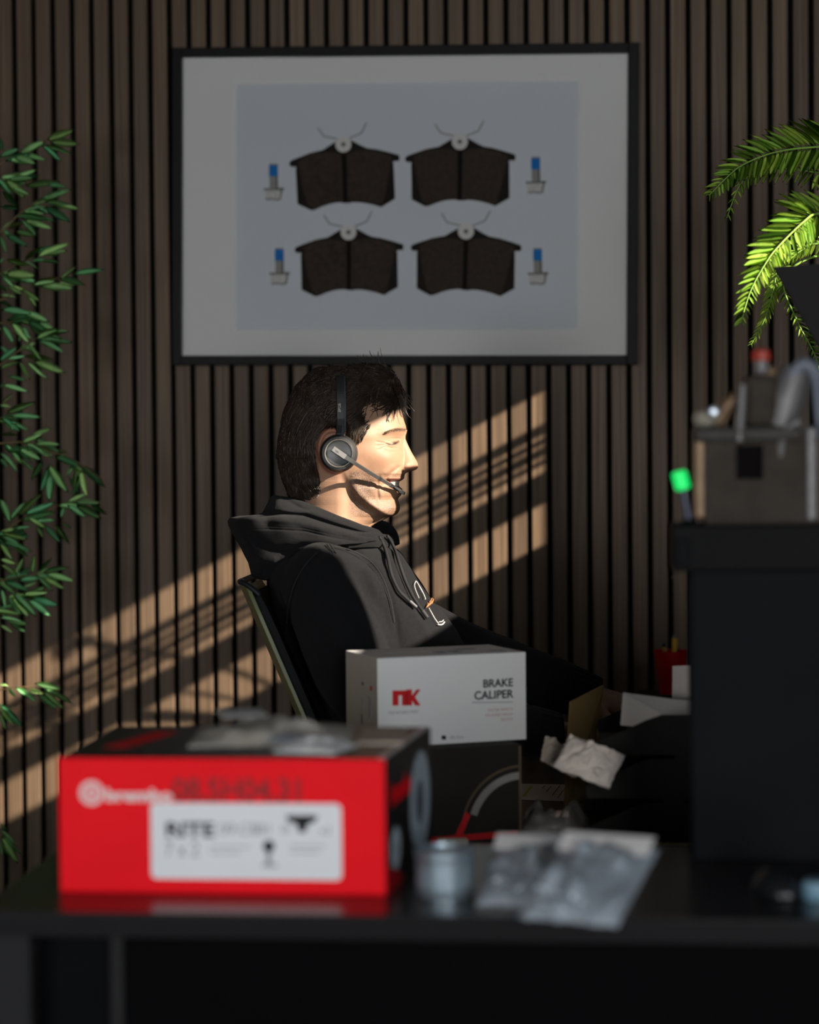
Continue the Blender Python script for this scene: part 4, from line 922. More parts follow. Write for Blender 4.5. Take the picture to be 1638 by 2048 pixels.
def head_h(X, Y):
    xf, xb, w = ip(XF, Y), ip(XB, Y), ip(WW, Y)
    xface = np.where((Y > 850) & (Y < 947), np.minimum(ip(XFACE, Y), xf), xf)
    t = np.clip((X - (xface + xb) / 2) / ((xface - xb) / 2), -1, 1)
    pf = ip([(740, 2.2), (850, 2.4), (930, 2.2), (965, 2.0), (1010, 2.0), (1040, 2.3), (1100, 2.4)], Y)
    h = w * np.sqrt(np.clip(1 - np.abs(t) ** pf, 0, 1))
    fade = sm((xface - X) / 9)                        # keep the features off the mid line
    g = np.zeros(X.shape)
    jl, _ = pdist(X, Y, [(690, 940), (703, 968), (720, 990), (740, 1006), (760, 1019), (780, 1029), (795, 1035)])
    below = Y > np.interp(X, [690, 703, 720, 740, 760, 780, 795], [940, 968, 990, 1006, 1019, 1029, 1035])
    g += np.where(below, -15 * sm((X - 672) / 50) * sm(jl / 16) * sm((1100 - Y) / 70), 0) + 3.0 * np.exp(-(jl / 9) ** 2) * (X > 695) * sm((X - 695) / 20) * (Y < 1040)
    g += 7 * blob(X, Y, 655, 1010, 60, 30) * 0.5
    g += -8.5 * blob(X, Y, 795, 880, 17, 11) + 6.0 * blob(X, Y, 787, 886, 12, 7.5)
    g += 3.5 * line(X, Y, [(764, 868), (780, 861), (797, 857), (810, 860)], 6)
    g += -1.8 * line(X, Y, [(772, 881), (783, 877), (795, 876), (802, 878)], 1.6)
    g += -1.3 * line(X, Y, [(774, 893), (783, 896), (795, 896)], 2.0) - 1.0 * line(X, Y, [(768, 899), (780, 904), (794, 903)], 2.2)
    for q in ([(770, 886), (752, 883)], [(770, 889), (753, 892)], [(771, 892), (757, 900)]): g += -1.5 * line(X, Y, q, 1.4)
    g += -1.3 * line(X, Y, [(772.5, 887), (782, 889.3), (790, 887.5), (797, 882.5)], 1.1, False)
    g += 6.0 * blob(X, Y, 777, 917, 24, 17, -0.35) + 2.5 * blob(X, Y, 745, 905, 24, 18)
    g += -4.5 * line(X, Y, [(801, 931), (794, 937), (784, 945), (775, 953), (769, 961)], 3.4) + 2.0 * line(X, Y, [(790, 930), (778, 940), (767, 950)], 6)
    g += -3.2 * line(X, Y, [(760, 946), (755, 962), (754, 982), (758, 1004)], 3.6) - 1.2 * line(X, Y, [(768, 962), (765, 976), (768, 992)], 3)
    g += -7 * blob(X, Y, 775, 967, 17, 13)
    g += 2.2 * line(X, Y, [(806, 956), (795, 957), (783, 957.5), (773, 957.5)], 2.6) + 3.0 * line(X, Y, [(804, 980), (795, 979.5), (785, 973), (775, 962)], 3.0)
    mouth = inpoly(X, Y, [(772, 958.5), (784, 960.3), (797, 961), (806, 961), (806, 975.5), (797, 975.5), (788, 972), (779, 965)])
    g += np.where(mouth, -3.5, 0)
    g += 4.0 * blob(X, Y, 790, 1014, 11, 11) - 2.2 * line(X, Y, [(797, 999), (788, 997), (780, 992)], 4)
    g += -3 * blob(X, Y, 735, 940, 26, 24) + 3 * blob(X, Y, 712, 960, 16, 22)
    g += 2.5 * blob(X, Y, 735, 872, 26, 12) - 3.0 * blob(X, Y, 745, 842, 22, 24)
    h = h + g * fade
    xr = xf - X; nw = ip(NW, Y)
    hn = nw * (1 - np.exp(-np.clip(xr, 0, None) / (nw * 0.5 + 0.01)))
    hn = hn + 4.5 * blob(X, Y, 812, 930, 9, 8.5) * sm(xr / 8) - 3.0 * line(X, Y, [(803, 921), (802, 930), (805, 938)], 2.2)
    nose = (Y > 860) & (Y < 947)
    k = 2.5
    mx = np.maximum(h, hn) + np.log1p(np.exp(-np.abs(h - hn) / k)) * k * sm(xr / 8)
    h = np.where(nose, np.where(X > xface - 60, mx, h), h)
    # ear
    a = -0.16; c, s_ = math.cos(a), math.sin(a); u = ((X - 668) * c + (Y - 901) * s_) / 33; v = (-(X - 668) * s_ + (Y - 901) * c) / 46
    e = np.sqrt(u * u + v * v)
    lift = np.where(u < 0.2, 1.0, np.clip(1 - (u - 0.2) * 0.8, 0.3, 1)) * np.clip(1 - 0.3 * np.maximum(v, 0), 0.5, 1)
    prof = np.interp(e, [0, .35, .5, .66, .74, .86, .95, 1.0, 1.03], [3, 4, 9, 12, 11, 17, 16, 9, 0])
    h = h + prof * lift
    return np.maximum(h, 0), mouth
def relief(rows, xb, xf, hfun, ncol=100, far=True, cap=True):
    """closed surface symmetric about the mid plane: rows of samples between the back and front outlines"""
    Y = np.array(rows, float)[:, None] + np.zeros((1, ncol)); th = np.linspace(0, PI, ncol)[None, :]
    u = (1 - np.cos(th)) / 2; lin = np.linspace(0, 1, ncol)[None, :]; u = 0.45 * u + 0.55 * lin
    a = np.array([xb(y) for y in rows])[:, None]; b = np.array([xf(y) for y in rows])[:, None]
    X = a + (b - a) * u; H = hfun(X, Y); H[:, 0] = 0; H[:, -1] = 0
    near = mpv(X, Y, H); farp = mpv(X, Y, -H)
    n, m = Y.shape; V = []; F = []
    idn = np.arange(n * m).reshape(n, m); V = list(near.reshape(-1, 3)); idf = np.zeros((n, m), int)
    base = n * m
    inner = np.arange(n * (m - 2)).reshape(n, m - 2) + base
    idf[:, 1:-1] = inner; idf[:, 0] = idn[:, 0]; idf[:, -1] = idn[:, -1]
    V = np.concatenate([near.reshape(-1, 3), farp[:, 1:-1].reshape(-1, 3)])
    q = lambda I: np.stack([I[:-1, :-1], I[1:, :-1], I[1:, 1:], I[:-1, 1:]], -1).reshape(-1, 4)
    F = np.concatenate([q(idn), q(idf)[:, ::-1]]).tolist()
    if cap:
        F.append(list(idn[0, :]) + list(idf[0, -2:0:-1])); F.append((list(idn[-1, :]) + list(idf[-1, -2:0:-1]))[::-1])
    XY = np.concatenate([np.stack([X, Y, H], -1).reshape(-1, 3), np.stack([X, Y, -H], -1)[:, 1:-1].reshape(-1, 3)])
    return V, F, XY
def mesh_of(name, V, F):
    me = bpy.data.meshes.new(name); me.from_pydata([tuple(v) for v in V], [], F); me.update(); return me
def cleaned(me):
    b = bmesh.new(); b.from_mesh(me); bmesh.ops.remove_doubles(b, verts=b.verts, dist=1e-6); bmesh.ops.recalc_face_normals(b, faces=b.faces); b.to_mesh(me); b.free(); return me

rows = [742, 742.6, 743.5, 744.7] + list(np.arange(746, 1062, 1.0)) + list(np.arange(1062, 1110, 4.0)) + list(np.arange(1110, 1830, 12.0)) + [1824, 1830]
rows = sorted(set(rows))
V, F, XY = relief(rows, lambda y: ip(XB, y), lambda y: ip(XF, y), lambda X, Y: head_h(X, Y)[0], 130)

# per-vertex skin colouring: lips, brow, lashes, teeth, stubble
X, Y, Hh = XY[:, 0], XY[:, 1], XY[:, 2]
col = np.tile(np.array([0.29, 0.168, 0.105]), (len(X), 1))
def tint(mask, c, k=1.0):
    global col
    m = np.clip(mask * k, 0, 1)[:, None]; col = col * (1 - m) + np.array(c) * m
tint(blob(X, Y, 826, 932, 14, 12) * .55, (0.29, 0.115, 0.075)); tint(blob(X, Y, 775, 918, 24, 18) * .35, (0.29, 0.13, 0.085))
_a = ((X - 668) / 36) ** 2 + ((Y - 901) / 49) ** 2; tint((_a < 1.05) * 1.0, (0.28, 0.115, 0.075), 0.7)
tint(line(X, Y, [(808, 956), (795, 957.5), (783, 958), (774, 958)], 2.2), (0.30, 0.105, 0.08), .8); tint(line(X, Y, [(805, 980), (795, 979), (785, 973), (776, 963)], 2.8), (0.32, 0.11, 0.09), .85)
mouth = inpoly(X, Y, [(773, 959), (784, 960.3), (797, 961), (806, 961), (806, 975.5), (797, 975.5), (788, 972), (779, 965)])
col[mouth] = (0.10, 0.02, 0.015)
teeth = inpoly(X, Y, [(780, 961), (797, 961.2), (806, 961.2), (806, 972.5), (797, 972.5), (789, 970), (782, 965.5)])
col[teeth] = (0.46, 0.43, 0.37)
for tx in (786, 790.5, 795): tint(line(X, Y, [(tx, 961), (tx + 0.3, 971)], 0.45, False), (0.25, 0.15, 0.11), .8)
tint(line(X, Y, [(770, 868), (782, 863), (796, 859.5), (811, 860)], 3.6, False) * sm((X - 764) / 36), (0.07, 0.042, 0.028), .75)
tint(line(X, Y, [(772.5, 887), (782, 889), (790, 887), (797, 882)], 1.3, False), (0.03, 0.018, 0.012), .95)
tint(blob(X, Y, 790, 886, 5.0, 3.0), (0.03, 0.022, 0.018), 1.2)
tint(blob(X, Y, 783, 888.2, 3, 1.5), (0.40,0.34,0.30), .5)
tint(line(X, Y, [(774, 882), (785, 878), (797, 877)], 1.5), (0.25, 0.12, 0.08), .5)
tint(blob(X, Y, 820, 940.5, 5.5, 2.2), (0.10, 0.03, 0.02), .95)
stub = np.clip(1.25 * sm((Y - 922) / 36) * sm((X - 690) / 14) * sm((1045 - Y) / 18) * np.where(X < 760, 1, 0.62) * (0.42 + 0.9 * blob(X, Y, 720, 962, 24, 46)) + 0.45 * blob(X, Y, 795, 951, 14, 5) + 0.5 * blob(X, Y, 780, 1020, 26, 16), 0, 1)
stub[mouth] = 0; stub = stub * (1 - np.clip(line(X, Y, [(805, 980), (785, 973)], 4), 0, 1))
me = mesh_of('body', V, F)

# ---- limbs (under the clothes, with five-fingered hands)
def hand_parts(wr, direction, up, side, curl, k=1.0):
    """list of (points, radii): palm and five separate fingers; side = +1 thumb towards `side` vector"""
    d = direction.normalized(); u = (up - d * up.dot(d)).normalized(); sv = d.cross(u).normalized() * side; out = []
    pal0 = wr; 
    for i, off in enumerate((-0.027, -0.009, 0.009, 0.026)):
        out.append(([wr + sv * off * 0.55, wr + d * 0.045 * k + sv * off * 0.9 + u * 0.003, wr + d * 0.088 * k + sv * off], [0.0165, 0.0155, 0.0115]))
    L = [0.070, 0.080, 0.076, 0.060]
    for i, off in enumerate((0.027, 0.009, -0.009, -0.026)):
        p = wr + d * (0.088 - 0.004 * abs(i - 1)) * k + sv * off; dd = d.copy(); pts = [p]; rad = [0.0098]
        for j, f in enumerate((0.45, 0.31, 0.24)):
            a = curl * (0.55, 0.8, 0.6)[j]; dd = (dd * math.cos(a) - u * math.sin(a)).normalized(); u2 = None
            p = p + dd * L[i] * f; pts.append(p.copy()); rad.append((0.0090, 0.0083, 0.0066)[j])
        out.append((pts, rad))
    t0 = wr + d * 0.022 + sv * 0.024; t1 = t0 + (d * 0.6 + sv * 0.75 - u * 0.25).normalized() * 0.034; t2 = t1 + (d * 0.92 + sv * 0.25 - u * 0.35).normalized() * 0.030; t3 = t2 + (d * 1.0 - u * 0.3).normalized() * 0.024
    out.append(([t0, t1, t2, t3], [0.0150, 0.0115, 0.0100, 0.0078])); return out
def blobs(parts, voxel, name, smooth_n=4):
    """join tapered limbs into one closed surface"""
    b = bmesh.new()
    for pts, rad in parts:
        P = spline(pts, 5); t = np.linspace(0, len(pts) - 1, len(P)); R = np.interp(t, range(len(pts)), rad)
        bm_tube(b, P, [float(r) for r in R], 14)
        for p, r in ((P[0], R[0]), (P[-1], R[-1])):
            s = bmesh.new(); bmesh.ops.create_icosphere(s, subdivisions=2, radius=float(r)); bm_add(b, s, Matrix.Translation(p))
    return remesh(b, voxel, name, smooth_n)
def remesh(b, voxel, name, smooth_n=4):
    me = bpy.data.meshes.new(name); b.to_mesh(me); b.free(); o = bpy.data.objects.new(name, me); COL.objects.link(o)
    m = o.modifiers.new('r', 'REMESH'); m.mode = 'VOXEL'; m.voxel_size = voxel; m.use_smooth_shade = True
    if smooth_n:
        s = o.modifiers.new('s', 'SMOOTH'); s.iterations = smooth_n; s.factor = 0.5
    dg = bpy.context.evaluated_depsgraph_get(); r = bpy.data.meshes.new_from_object(o.evaluated_get(dg))
    bpy.data.objects.remove(o, do_unlink=True); bpy.data.meshes.remove(me); r.name = name; return r
def pv(*a): return mp(*a)
NEAR_ARM = [pv(655, 1175, 165), pv(700, 1300, 205), pv(765, 1425, 195), pv(930, 1450, 165), pv(1085, 1466, 128)]
FAR_ARM = [pv(665, 1170, -170), pv(765, 1250, -205), pv(893, 1318, -205), pv(1040, 1368, -170), pv(1185, 1410, -130)]
armr = [0.052, 0.046, 0.040, 0.036, 0.027]
UP = Vector((0, 0, 1))
wn, wf = NEAR_ARM[-1], FAR_ARM[-1]
dn = (wn - NEAR_ARM[-2]).normalized(); df = (wf - FAR_ARM[-2]).normalized()
hn_dir = (dn * 1 + CF * 0.15 + UP * 0.02).normalized(); hf_dir = (df - CF * 0.10 - UP * 0.02).normalized()
parts = [(NEAR_ARM, armr), (FAR_ARM, armr)]
parts += hand_parts(wn + hn_dir * 0.01, hn_dir, UP, -1, 0.26) + hand_parts(wf + hf_dir * 0.01, hf_dir, UP, 1, 0.34)
zfoot = 0.0
def gp(px, py, h, z): q = mp(px, py, h); return Vector((q.x, q.y, z))
legs = []
for s in (1, -1):
    hip, knee = pv(860, 1778, 95 * s), pv(1385, 1780, 130 * s)
    ank = Vector((knee.x - 0.02, knee.y, 0.09)); legs.append((hip, knee, ank))
    parts += [([hip, (hip + knee) / 2, knee, knee.lerp(ank, .45), ank], [0.092, 0.080, 0.060, 0.055, 0.040]), ([ank, ank + CR * 0.08 - UP * 0.045, ank + CR * 0.17 - UP * 0.06], [0.042, 0.036, 0.026])]
limb = blobs(parts, 0.0034, 'limbs', 3)
nV = len(V); b = bmesh.new(); b.from_mesh(me); b.from_mesh(limb); b.to_mesh(me); b.free()
ca = me.color_attributes.new('skin', 'FLOAT_COLOR', 'POINT'); n = len(me.vertices)
arr = np.ones((n, 4), np.float32); arr[:, :3] = (0.33, 0.19, 0.125); arr[:nV, :3] = col; ca.data.foreach_set('color', arr.ravel())
sa = me.attributes.new('stubble', 'FLOAT', 'POINT'); sarr = np.zeros(n, np.float32); sarr[:nV] = stub; sa.data.foreach_set('value', sarr)
me.shade_smooth()

def skin_material():
    m = mat('skin', (0.5, 0.3, 0.2), 0.52, spec=0.3, sss=0.12)
    nt = m.node_tree; b = nt.nodes['Principled BSDF']
    at_ = nt.nodes.new('ShaderNodeVertexColor'); at_.layer_name = 'skin'
    st = nt.nodes.new('ShaderNodeAttribute'); st.attribute_name = 'stubble'
    tc = nt.nodes.new('ShaderNodeTexCoord')
    vo = nt.nodes.new('ShaderNodeTexNoise'); vo.inputs['Scale'].default_value = 1050; vo.inputs['Detail'].default_value = 2; nt.links.new(tc.outputs['Object'], vo.inputs['Vector'])
    mr = nt.nodes.new('ShaderNodeMapRange'); mr.inputs[1].default_value = 0.38; mr.inputs[2].default_value = 0.62; mr.inputs[3].default_value = 0.30; mr.inputs[4].default_value = 1.0
    nt.links.new(vo.outputs[0], mr.inputs[0])
    mu = nt.nodes.new('ShaderNodeMath'); mu.operation = 'MULTIPLY'; nt.links.new(mr.outputs[0], mu.inputs[0]); nt.links.new(st.outputs['Fac'], mu.inputs[1])
    mx = nt.nodes.new('ShaderNodeMix'); mx.data_type = 'RGBA'; nt.links.new(mu.outputs[0], mx.inputs[0]); nt.links.new(at_.outputs[0], mx.inputs[6]); mx.inputs[7].default_value = (0.035, 0.022, 0.016, 1)
    nz = nt.nodes.new('ShaderNodeTexNoise'); nz.inputs['Scale'].default_value = 90; nz.inputs['Detail'].default_value = 6; nt.links.new(tc.outputs['Object'], nz.inputs['Vector'])
    hs = nt.nodes.new('ShaderNodeHueSaturation'); m2 = nt.nodes.new('ShaderNodeMapRange'); m2.inputs[3].default_value = 0.88; m2.inputs[4].default_value = 1.12
    nt.links.new(nz.outputs[0], m2.inputs[0]); nt.links.new(m2.outputs[0], hs.inputs['Value']); nt.links.new(mx.outputs[2], hs.inputs['Color']); nt.links.new(hs.outputs[0], b.inputs['Base Color'])
    bp = nt.nodes.new('ShaderNodeBump'); bp.inputs['Strength'].default_value = 0.22; bp.inputs['Distance'].default_value = 0.0012
    nt.links.new(vo.outputs[0], bp.inputs['Height']); nt.links.new(bp.outputs[0], b.inputs['Normal'])
    return m
M_skin = skin_material()
seat_c = mp(870, 1845, 0)
man = thing('person', 'smiling dark-haired man in a black hoodie wearing a headset, seated in profile', 'person', (seat_c.x, seat_c.y, 0))
for v in me.vertices: pass
body = link('body', me, M_skin, man, world=True)

# ---- hair
HO = [(803, 775), (800, 759), (790, 745), (770, 732), (747, 728), (720, 727), (690, 732), (660, 732), (634, 734), (614, 748), (593, 769), (577, 798), (565, 831), (557.6, 868), (552.7, 907), (557.6, 935), (566, 964), (576, 990), (584, 1003)]
HAIRP = HO + [(600, 1000), (612, 997), (624, 991), (636, 982), (640, 968), (636, 945), (630, 915), (631, 885), (642, 862), (656, 852), (690, 855), (702, 885), (708, 892), (716, 876), (726, 862), (735, 851), (730, 840), (724, 826), (727, 812), (738, 798), (752, 789), (765, 783), (777, 784), (788, 786), (797, 794)]
HAIRB = [(y, x) for x, y in HO[4:]][0:]; HAIRB = sorted([(727, 715)] + [(y, x) for x, y in HO[7:]])
HXF = [(727, 735), (728, 747), (732, 770), (745, 790), (759, 800), (775, 803), (785, 800), (794, 798)]
def edge_d(X, Y):
    d, _ = pdist(X, Y, HAIRP + [HAIRP[0]]); return d
def hair_out_h(X, Y):
    """outer hair surface, built over the outline of the hair rather than of the skull"""
    xb = np.interp(Y, [727, 729, 734, 748, 769, 798, 831, 868, 907, 935, 964, 990, 1003], [720, 690, 634, 614, 593, 577, 565, 557.6, 552.7, 557.6, 566, 576, 584])
    xf = np.interp(Y, [727, 728, 732, 745, 759, 775, 794, 800], [721, 747, 770, 790, 800, 803, 806, 815])
    w = np.interp(Y, [727, 729, 732, 736, 742, 750, 762, 775, 795, 820, 850, 880, 910, 940, 970, 1003], [0, 22, 36, 48, 60, 71, 80, 87, 94, 99, 102, 102, 99, 91, 82, 76])
    t = np.clip((X - (xf + xb) / 2) / ((xf - xb) / 2 + 1e-6), -1, 1)
    return w * np.sqrt(np.clip(1 - np.abs(t) ** 2.4, 0, 1))
GF = [(790, 742, -.5, -.55), (797, 765, .25, .95), (785, 772, .1, 1.0), (770, 740, -.9, -.25), (740, 738, -.95, -.1), (700, 738, -1, 0), (650, 738, -.95, .25), (610, 760, -.7, .7), (585, 800, -.4, .92), (566, 860, -.12, 1), (560, 920, .12, 1), (580, 980, .35, .95),
      (620, 985, .5, .85), (760, 765, -.85, .2), (745, 785, -.85, .45), (720, 815, -.82, .55), (730, 845, -.75, .6), (708, 870, -.25, .95), (690, 800, -.9, .45), (650, 790, -.85, .55), (620, 840, -.5, .85), (640, 850, -.6, .8), (600, 900, -.05, 1), (620, 950, .1, 1)]
GF = np.array(GF)
def flow(x, y):
    d2 = (GF[:, 0] - x) ** 2 + (GF[:, 1] - y) ** 2; w = 1 / (d2 + 60) ** 1.3; v = (w[:, None] * GF[:, 2:]).sum(0); return v / (np.hypot(*v) + 1e-9)
rs = np.random.RandomState(11)
def hair_mesh():
    # cap
    ys = np.arange(728, 1003, 2.5); vs, fs, ids = [], [], {}
    gx = np.arange(550, 808, 2.5)
    XX, YY = np.meshgrid(gx, ys); ins = inpoly(XX, YY, HAIRP); ed = edge_d(XX, YY)
    sk = np.where((YY > 742), head_h(np.clip(XX, ip(XB, YY), ip(XF, YY)), YY)[0], 0)
    on = np.maximum(hair_out_h(XX, YY) - 5, 0)
    wl = np.maximum(sm((YY - 756) / 36) * sm((XX - 630) / 24), sm((YY - 926) / 26) * sm((XX - 592) / 16))      # towards the inner hairline: fade down to the skin
    n_ = vnoise(np.stack([XX * 0.06, YY * 0.12, XX * 0 + 1.7], -1), 1.0)
    low = np.maximum(sk + 0.4, np.minimum(on, sk + 0.8 + 0.55 * ed))
    Hc = on * (1 - wl) + low * wl + 1.2 * n_ * sm(ed / 8)
    for side in (1, -1):
        P = mpv(XX, YY, side * np.maximum(Hc, 0.2)); idx = -np.ones(XX.shape, int)
        for i in range(len(ys)):
            for j in range(len(gx)):
                if ins[i, j]: idx[i, j] = len(vs); vs.append(tuple(P[i, j]))
        for i in range(len(ys) - 1):
            for j in range(len(gx) - 1):
                q = [idx[i, j], idx[i + 1, j], idx[i + 1, j + 1], idx[i, j + 1]]; q = [k for k in q if k >= 0]
                if len(q) >= 3: fs.append(q if side > 0 else q[::-1])
    # locks, looked up on a one-unit grid
    gx1, gy1 = np.arange(530, 830, 1.0), np.arange(700, 1020, 1.0); GX, GY = np.meshgrid(gx1, gy1)
    INS = inpoly(GX, GY, HAIRP); ED = edge_d(GX, GY); HO_ = hair_out_h(GX, GY)
    SK = np.where(GY > 743, head_h(np.clip(GX, ip(XB, GY) + .1, ip(XF, GY) - .1), GY)[0], 0)
    WL = np.maximum(sm((GY - 756) / 36) * sm((GX - 630) / 24), sm((GY - 926) / 26) * sm((GX - 592) / 16))
    LOW = np.maximum(np.where(SK > 0, np.minimum(HO_, SK + 1.5 + 0.55 * np.where(INS, ED, 0)), HO_), SK + 0.8)
    SURF = HO_ * (1 - WL) + LOW * WL
    def look(G, x, y): return G[min(max(int(round(y - 700)), 0), 319), min(max(int(round(x - 530)), 0), 299)]
    cnt = 0; want = 9500
    while cnt < want:
        x, y = rs.uniform(552, 806), rs.uniform(727, 1002)
        if not look(INS, x, y) and not (x > 700 and 790 < y < 885 and look(ED, x, y) < 8 and rs.rand() < .5): continue
        side = 1 if cnt % 4 else -1; cnt += 1
        L = rs.randint(9, 20); st = rs.uniform(2.4, 4.2); path = []; wob = rs.uniform(-.20, .20); lift0 = rs.uniform(-3.0, 1.8); up = rs.uniform(0, 1) ** 3 * 6
        fringe = x > 755 and y > 740; topc = y < 765
        if topc: up *= 1.6
        curl = rs.uniform(-.10, .10) if topc or fringe else rs.uniform(-.05, .05)
        for k in range(L):
            inside = bool(look(INS, x, y))
            path.append((x, y, max(0.3, look(SURF, x, y) + lift0 + up * (k / L) ** 1.5)))
            v = flow(x, y); c, s = math.cos(wob), math.sin(wob); vx, vy = v[0] * c - v[1] * s, v[0] * s + v[1] * c
            x, y = x + vx * st, y + vy * st; wob += rs.uniform(-.05, .05) + curl
            if not inside and k > 2 and not fringe: break
        if len(path) < 4: continue
        a = np.array(path); P = mpv(a[:, 0], a[:, 1], side * a[:, 2]); r0 = rs.uniform(0.00022, 0.0006) if cnt % 22 else rs.uniform(0.0009, 0.0016); m = len(P)
        T = np.gradient(P, axis=0); T /= np.linalg.norm(T, axis=1)[:, None] + 1e-12; nrm = -np.array(CF) * side; W_ = np.cross(T, nrm); W_ /= np.linalg.norm(W_, axis=1)[:, None] + 1e-12; N_ = np.cross(W_, T)
        base = len(vs)
        for k in range(m):
            r = r0 * (0.75 + 0.5 * math.sin(PI * min(1, (k + .5) / m)) if k < m - 1 else 0.15)
            for aa in (0.5, 2.6, 4.7): vs.append(tuple(P[k] + W_[k] * r * 1.25 * math.cos(aa) + N_[k] * r * math.sin(aa)))
        for k in range(m - 1):
            for q in range(3): fs.append([base + 3 * k + q, base + 3 * k + (q + 1) % 3, base + 3 * k + 3 + (q + 1) % 3, base + 3 * k + 3 + q])
    return mesh_of('hair', vs, fs)
def hair_material():
    m = mat('dark_brown_hair', (0.017, 0.011, 0.007), 0.42, spec=0.5, col2=(0.042, 0.027, 0.017), vscale=60)
    return m
hm = hair_mesh(); hm.shade_smooth()
hair = link('hair', hm, hair_material(), man, world=True)
# eyebrow hairs and lashes
bm_ = bmesh.new()
for k in range(190):
    t = rs.uniform(0, 1); x = 769 + 41 * t; y = float(np.interp(t, [0, .3, .7, 1], [867.5, 862.5, 859, 860])) + rs.uniform(-2.4, 2.4)
    h0 = float(head_h(np.array(x), np.array(y))[0]) + 0.4; dx, dy = -4.6 + 2.0 * t * rs.uniform(.3, 1), -1.0 + 1.6 * (1 - t) - 1.5 * t
    pts = [mp(x, y, h0), mp(x + dx * .5, y + dy * .5, h0 + 0.9), mp(x + dx, y + dy, float(head_h(np.array(x + dx), np.array(y + dy))[0]) + 0.7)]
    bm_tube(bm_, pts, [0.0003, 0.00028, 0.0001], 3)
for k in range(16):
    t = k / 15; x = 776 + 20 * t; y = float(np.interp(t, [0, .5, 1], [888.3, 888.6, 883])); h0 = float(head_h(np.array(x), np.array(y))[0]) + 0.5
    bm_tube(bm_, [mp(x, y, h0), mp(x + 1.6 + t, y + 1.0, h0 + 2.0), mp(x + 3.2 + 2 * t, y + 0.6, h0 + 3.2)], [0.0002, 0.00016, 0.00006], 3)
link('eyebrow', bm_, mat('brow_hair', (0.035, 0.021, 0.013), 0.85, spec=0.05, var=0.2), man, world=True)

# ---- hoodie
HXB = [(1085, 560), (1100, 545), (1130, 533), (1160, 530), (1200, 537), (1250, 553), (1300, 573), (1400, 618), (1500, 660), (1600, 698), (1700, 733), (1760, 748), (1800, 760)]
HXFT = [(1085, 776), (1106, 803), (1130, 818), (1159, 834), (1204, 864), (1234, 892), (1260, 912), (1300, 932), (1350, 948), (1400, 958), (1500, 962), (1600, 968), (1700, 978), (1760, 984), (1800, 975)]
HW = [(1085, 70), (1095, 108), (1105, 135), (1120, 168), (1140, 200), (1165, 216), (1200, 220), (1300, 210), (1400, 204), (1600, 222), (1760, 230), (1800, 220)]
def torso_h(X, Y):
    xf, xb, w = ip(HXFT, Y), ip(HXB, Y), ip(HW, Y); t = np.clip((X - (xf + xb) / 2) / ((xf - xb) / 2), -1, 1)
    return w * np.sqrt(np.clip(1 - np.abs(t) ** 2.5, 0, 1))
M_hood = mat('black_cotton_fleece', (0.0070, 0.0071, 0.0080), 0.95, spec=0.10, var=0.16, vscale=220, bump=0.45, bscale=1100, sheen=0.03)
M_seam = mat('black_seam_thread', (0.016, 0.016, 0.017), 0.8, spec=0.15, var=0.1)
V, F, XY = relief(list(np.arange(1085, 1800, 9.0)) + [1800], lambda y: ip(HXB, y), lambda y: ip(HXFT, y), torso_h, 70)
b = bmesh.new(); tm = mesh_of('t', V, F); b.from_mesh(tm); bpy.data.meshes.remove(tm)
NS = [pv(650, 1172, 150), pv(688, 1290, 208), pv(765, 1418, 200), pv(930, 1448, 168), pv(1070, 1464, 132)]
FS = [pv(650, 1172, -150), pv(765, 1255, -208), pv(893, 1318, -205), pv(1040, 1366, -170), pv(1172, 1405, -132)]
for P0 in (NS, FS):
    P = spline(P0, 6); R = np.interp(np.linspace(0, 4, len(P)), range(5), [0.070, 0.063, 0.056, 0.047, 0.040])
    bm_tube(b, P, [float(r) for r in R], 20)
    for p, r in ((P[0], R[0]), (P[len(P) // 2], R[len(P) // 2] * 0.98)):
        s = bmesh.new(); bmesh.ops.create_icosphere(s, subdivisions=3, radius=float(r)); bm_add(b, s, Matrix.Translation(p))
hd = remesh(b, 0.0046, 'hoodie', 7)
n = len(hd.vertices); co = np.empty(n * 3, np.float64); hd.vertices.foreach_get('co', co); co = co.reshape(-1, 3)
no = np.empty(n * 3, np.float64); hd.vertices.foreach_get('normal', no); no = no.reshape(-1, 3)
rel = co - np.array(CAM); dd = rel @ np.array(CF); PX = 819 + FPX * (rel @ np.array(CR)) / dd; PY = 1024 - FPX * (rel @ np.array(CU)) / dd; Hs = (DM - dd) / SM
nearm = sm((Hs - 20) / 60)
dsp = np.zeros(n)
# sleeve seams, chest and sleeve folds
for q, w, a in (([(668, 1086), (720, 1103), (762, 1148), (783, 1198), (792, 1245), (800, 1290)], 4, -5.5), ([(650, 1098), (605, 1140), (578, 1200), (570, 1270)], 5, -4.0),
                ([(770, 1092), (800, 1165), (830, 1230), (868, 1290)], 9, 4.0), ([(786, 1100), (818, 1180), (845, 1250)], 8, -4.5), ([(740, 1200), (768, 1260), (790, 1310)], 8, 5), ([(690, 1190), (735, 1260), (770, 1320)], 10, -4.5),
                ([(600, 1150), (650, 1220), (700, 1330)], 12, 4), ([(620, 1250), (660, 1310), (720, 1370)], 10, -4), ([(560, 1190), (590, 1260), (640, 1350)], 9, -4), ([(700, 1120), (740, 1150), (760, 1200)], 9, 3.5),
                ([(900, 1290), (945, 1300), (1000, 1330)], 8, 4), ([(930, 1300), (985, 1345), (1040, 1360)], 7, -4), ([(1060, 1350), (1100, 1380), (1120, 1410)], 7, -4)):
    dsp += a * line(PX, PY, q, w) * np.where(PY < 1700, 1, 0)
dsp += 4.5 * vnoise(co * np.array([1.0, 1.0, 1.0]), 14.0) + 1.8 * vnoise(co, 34.0)
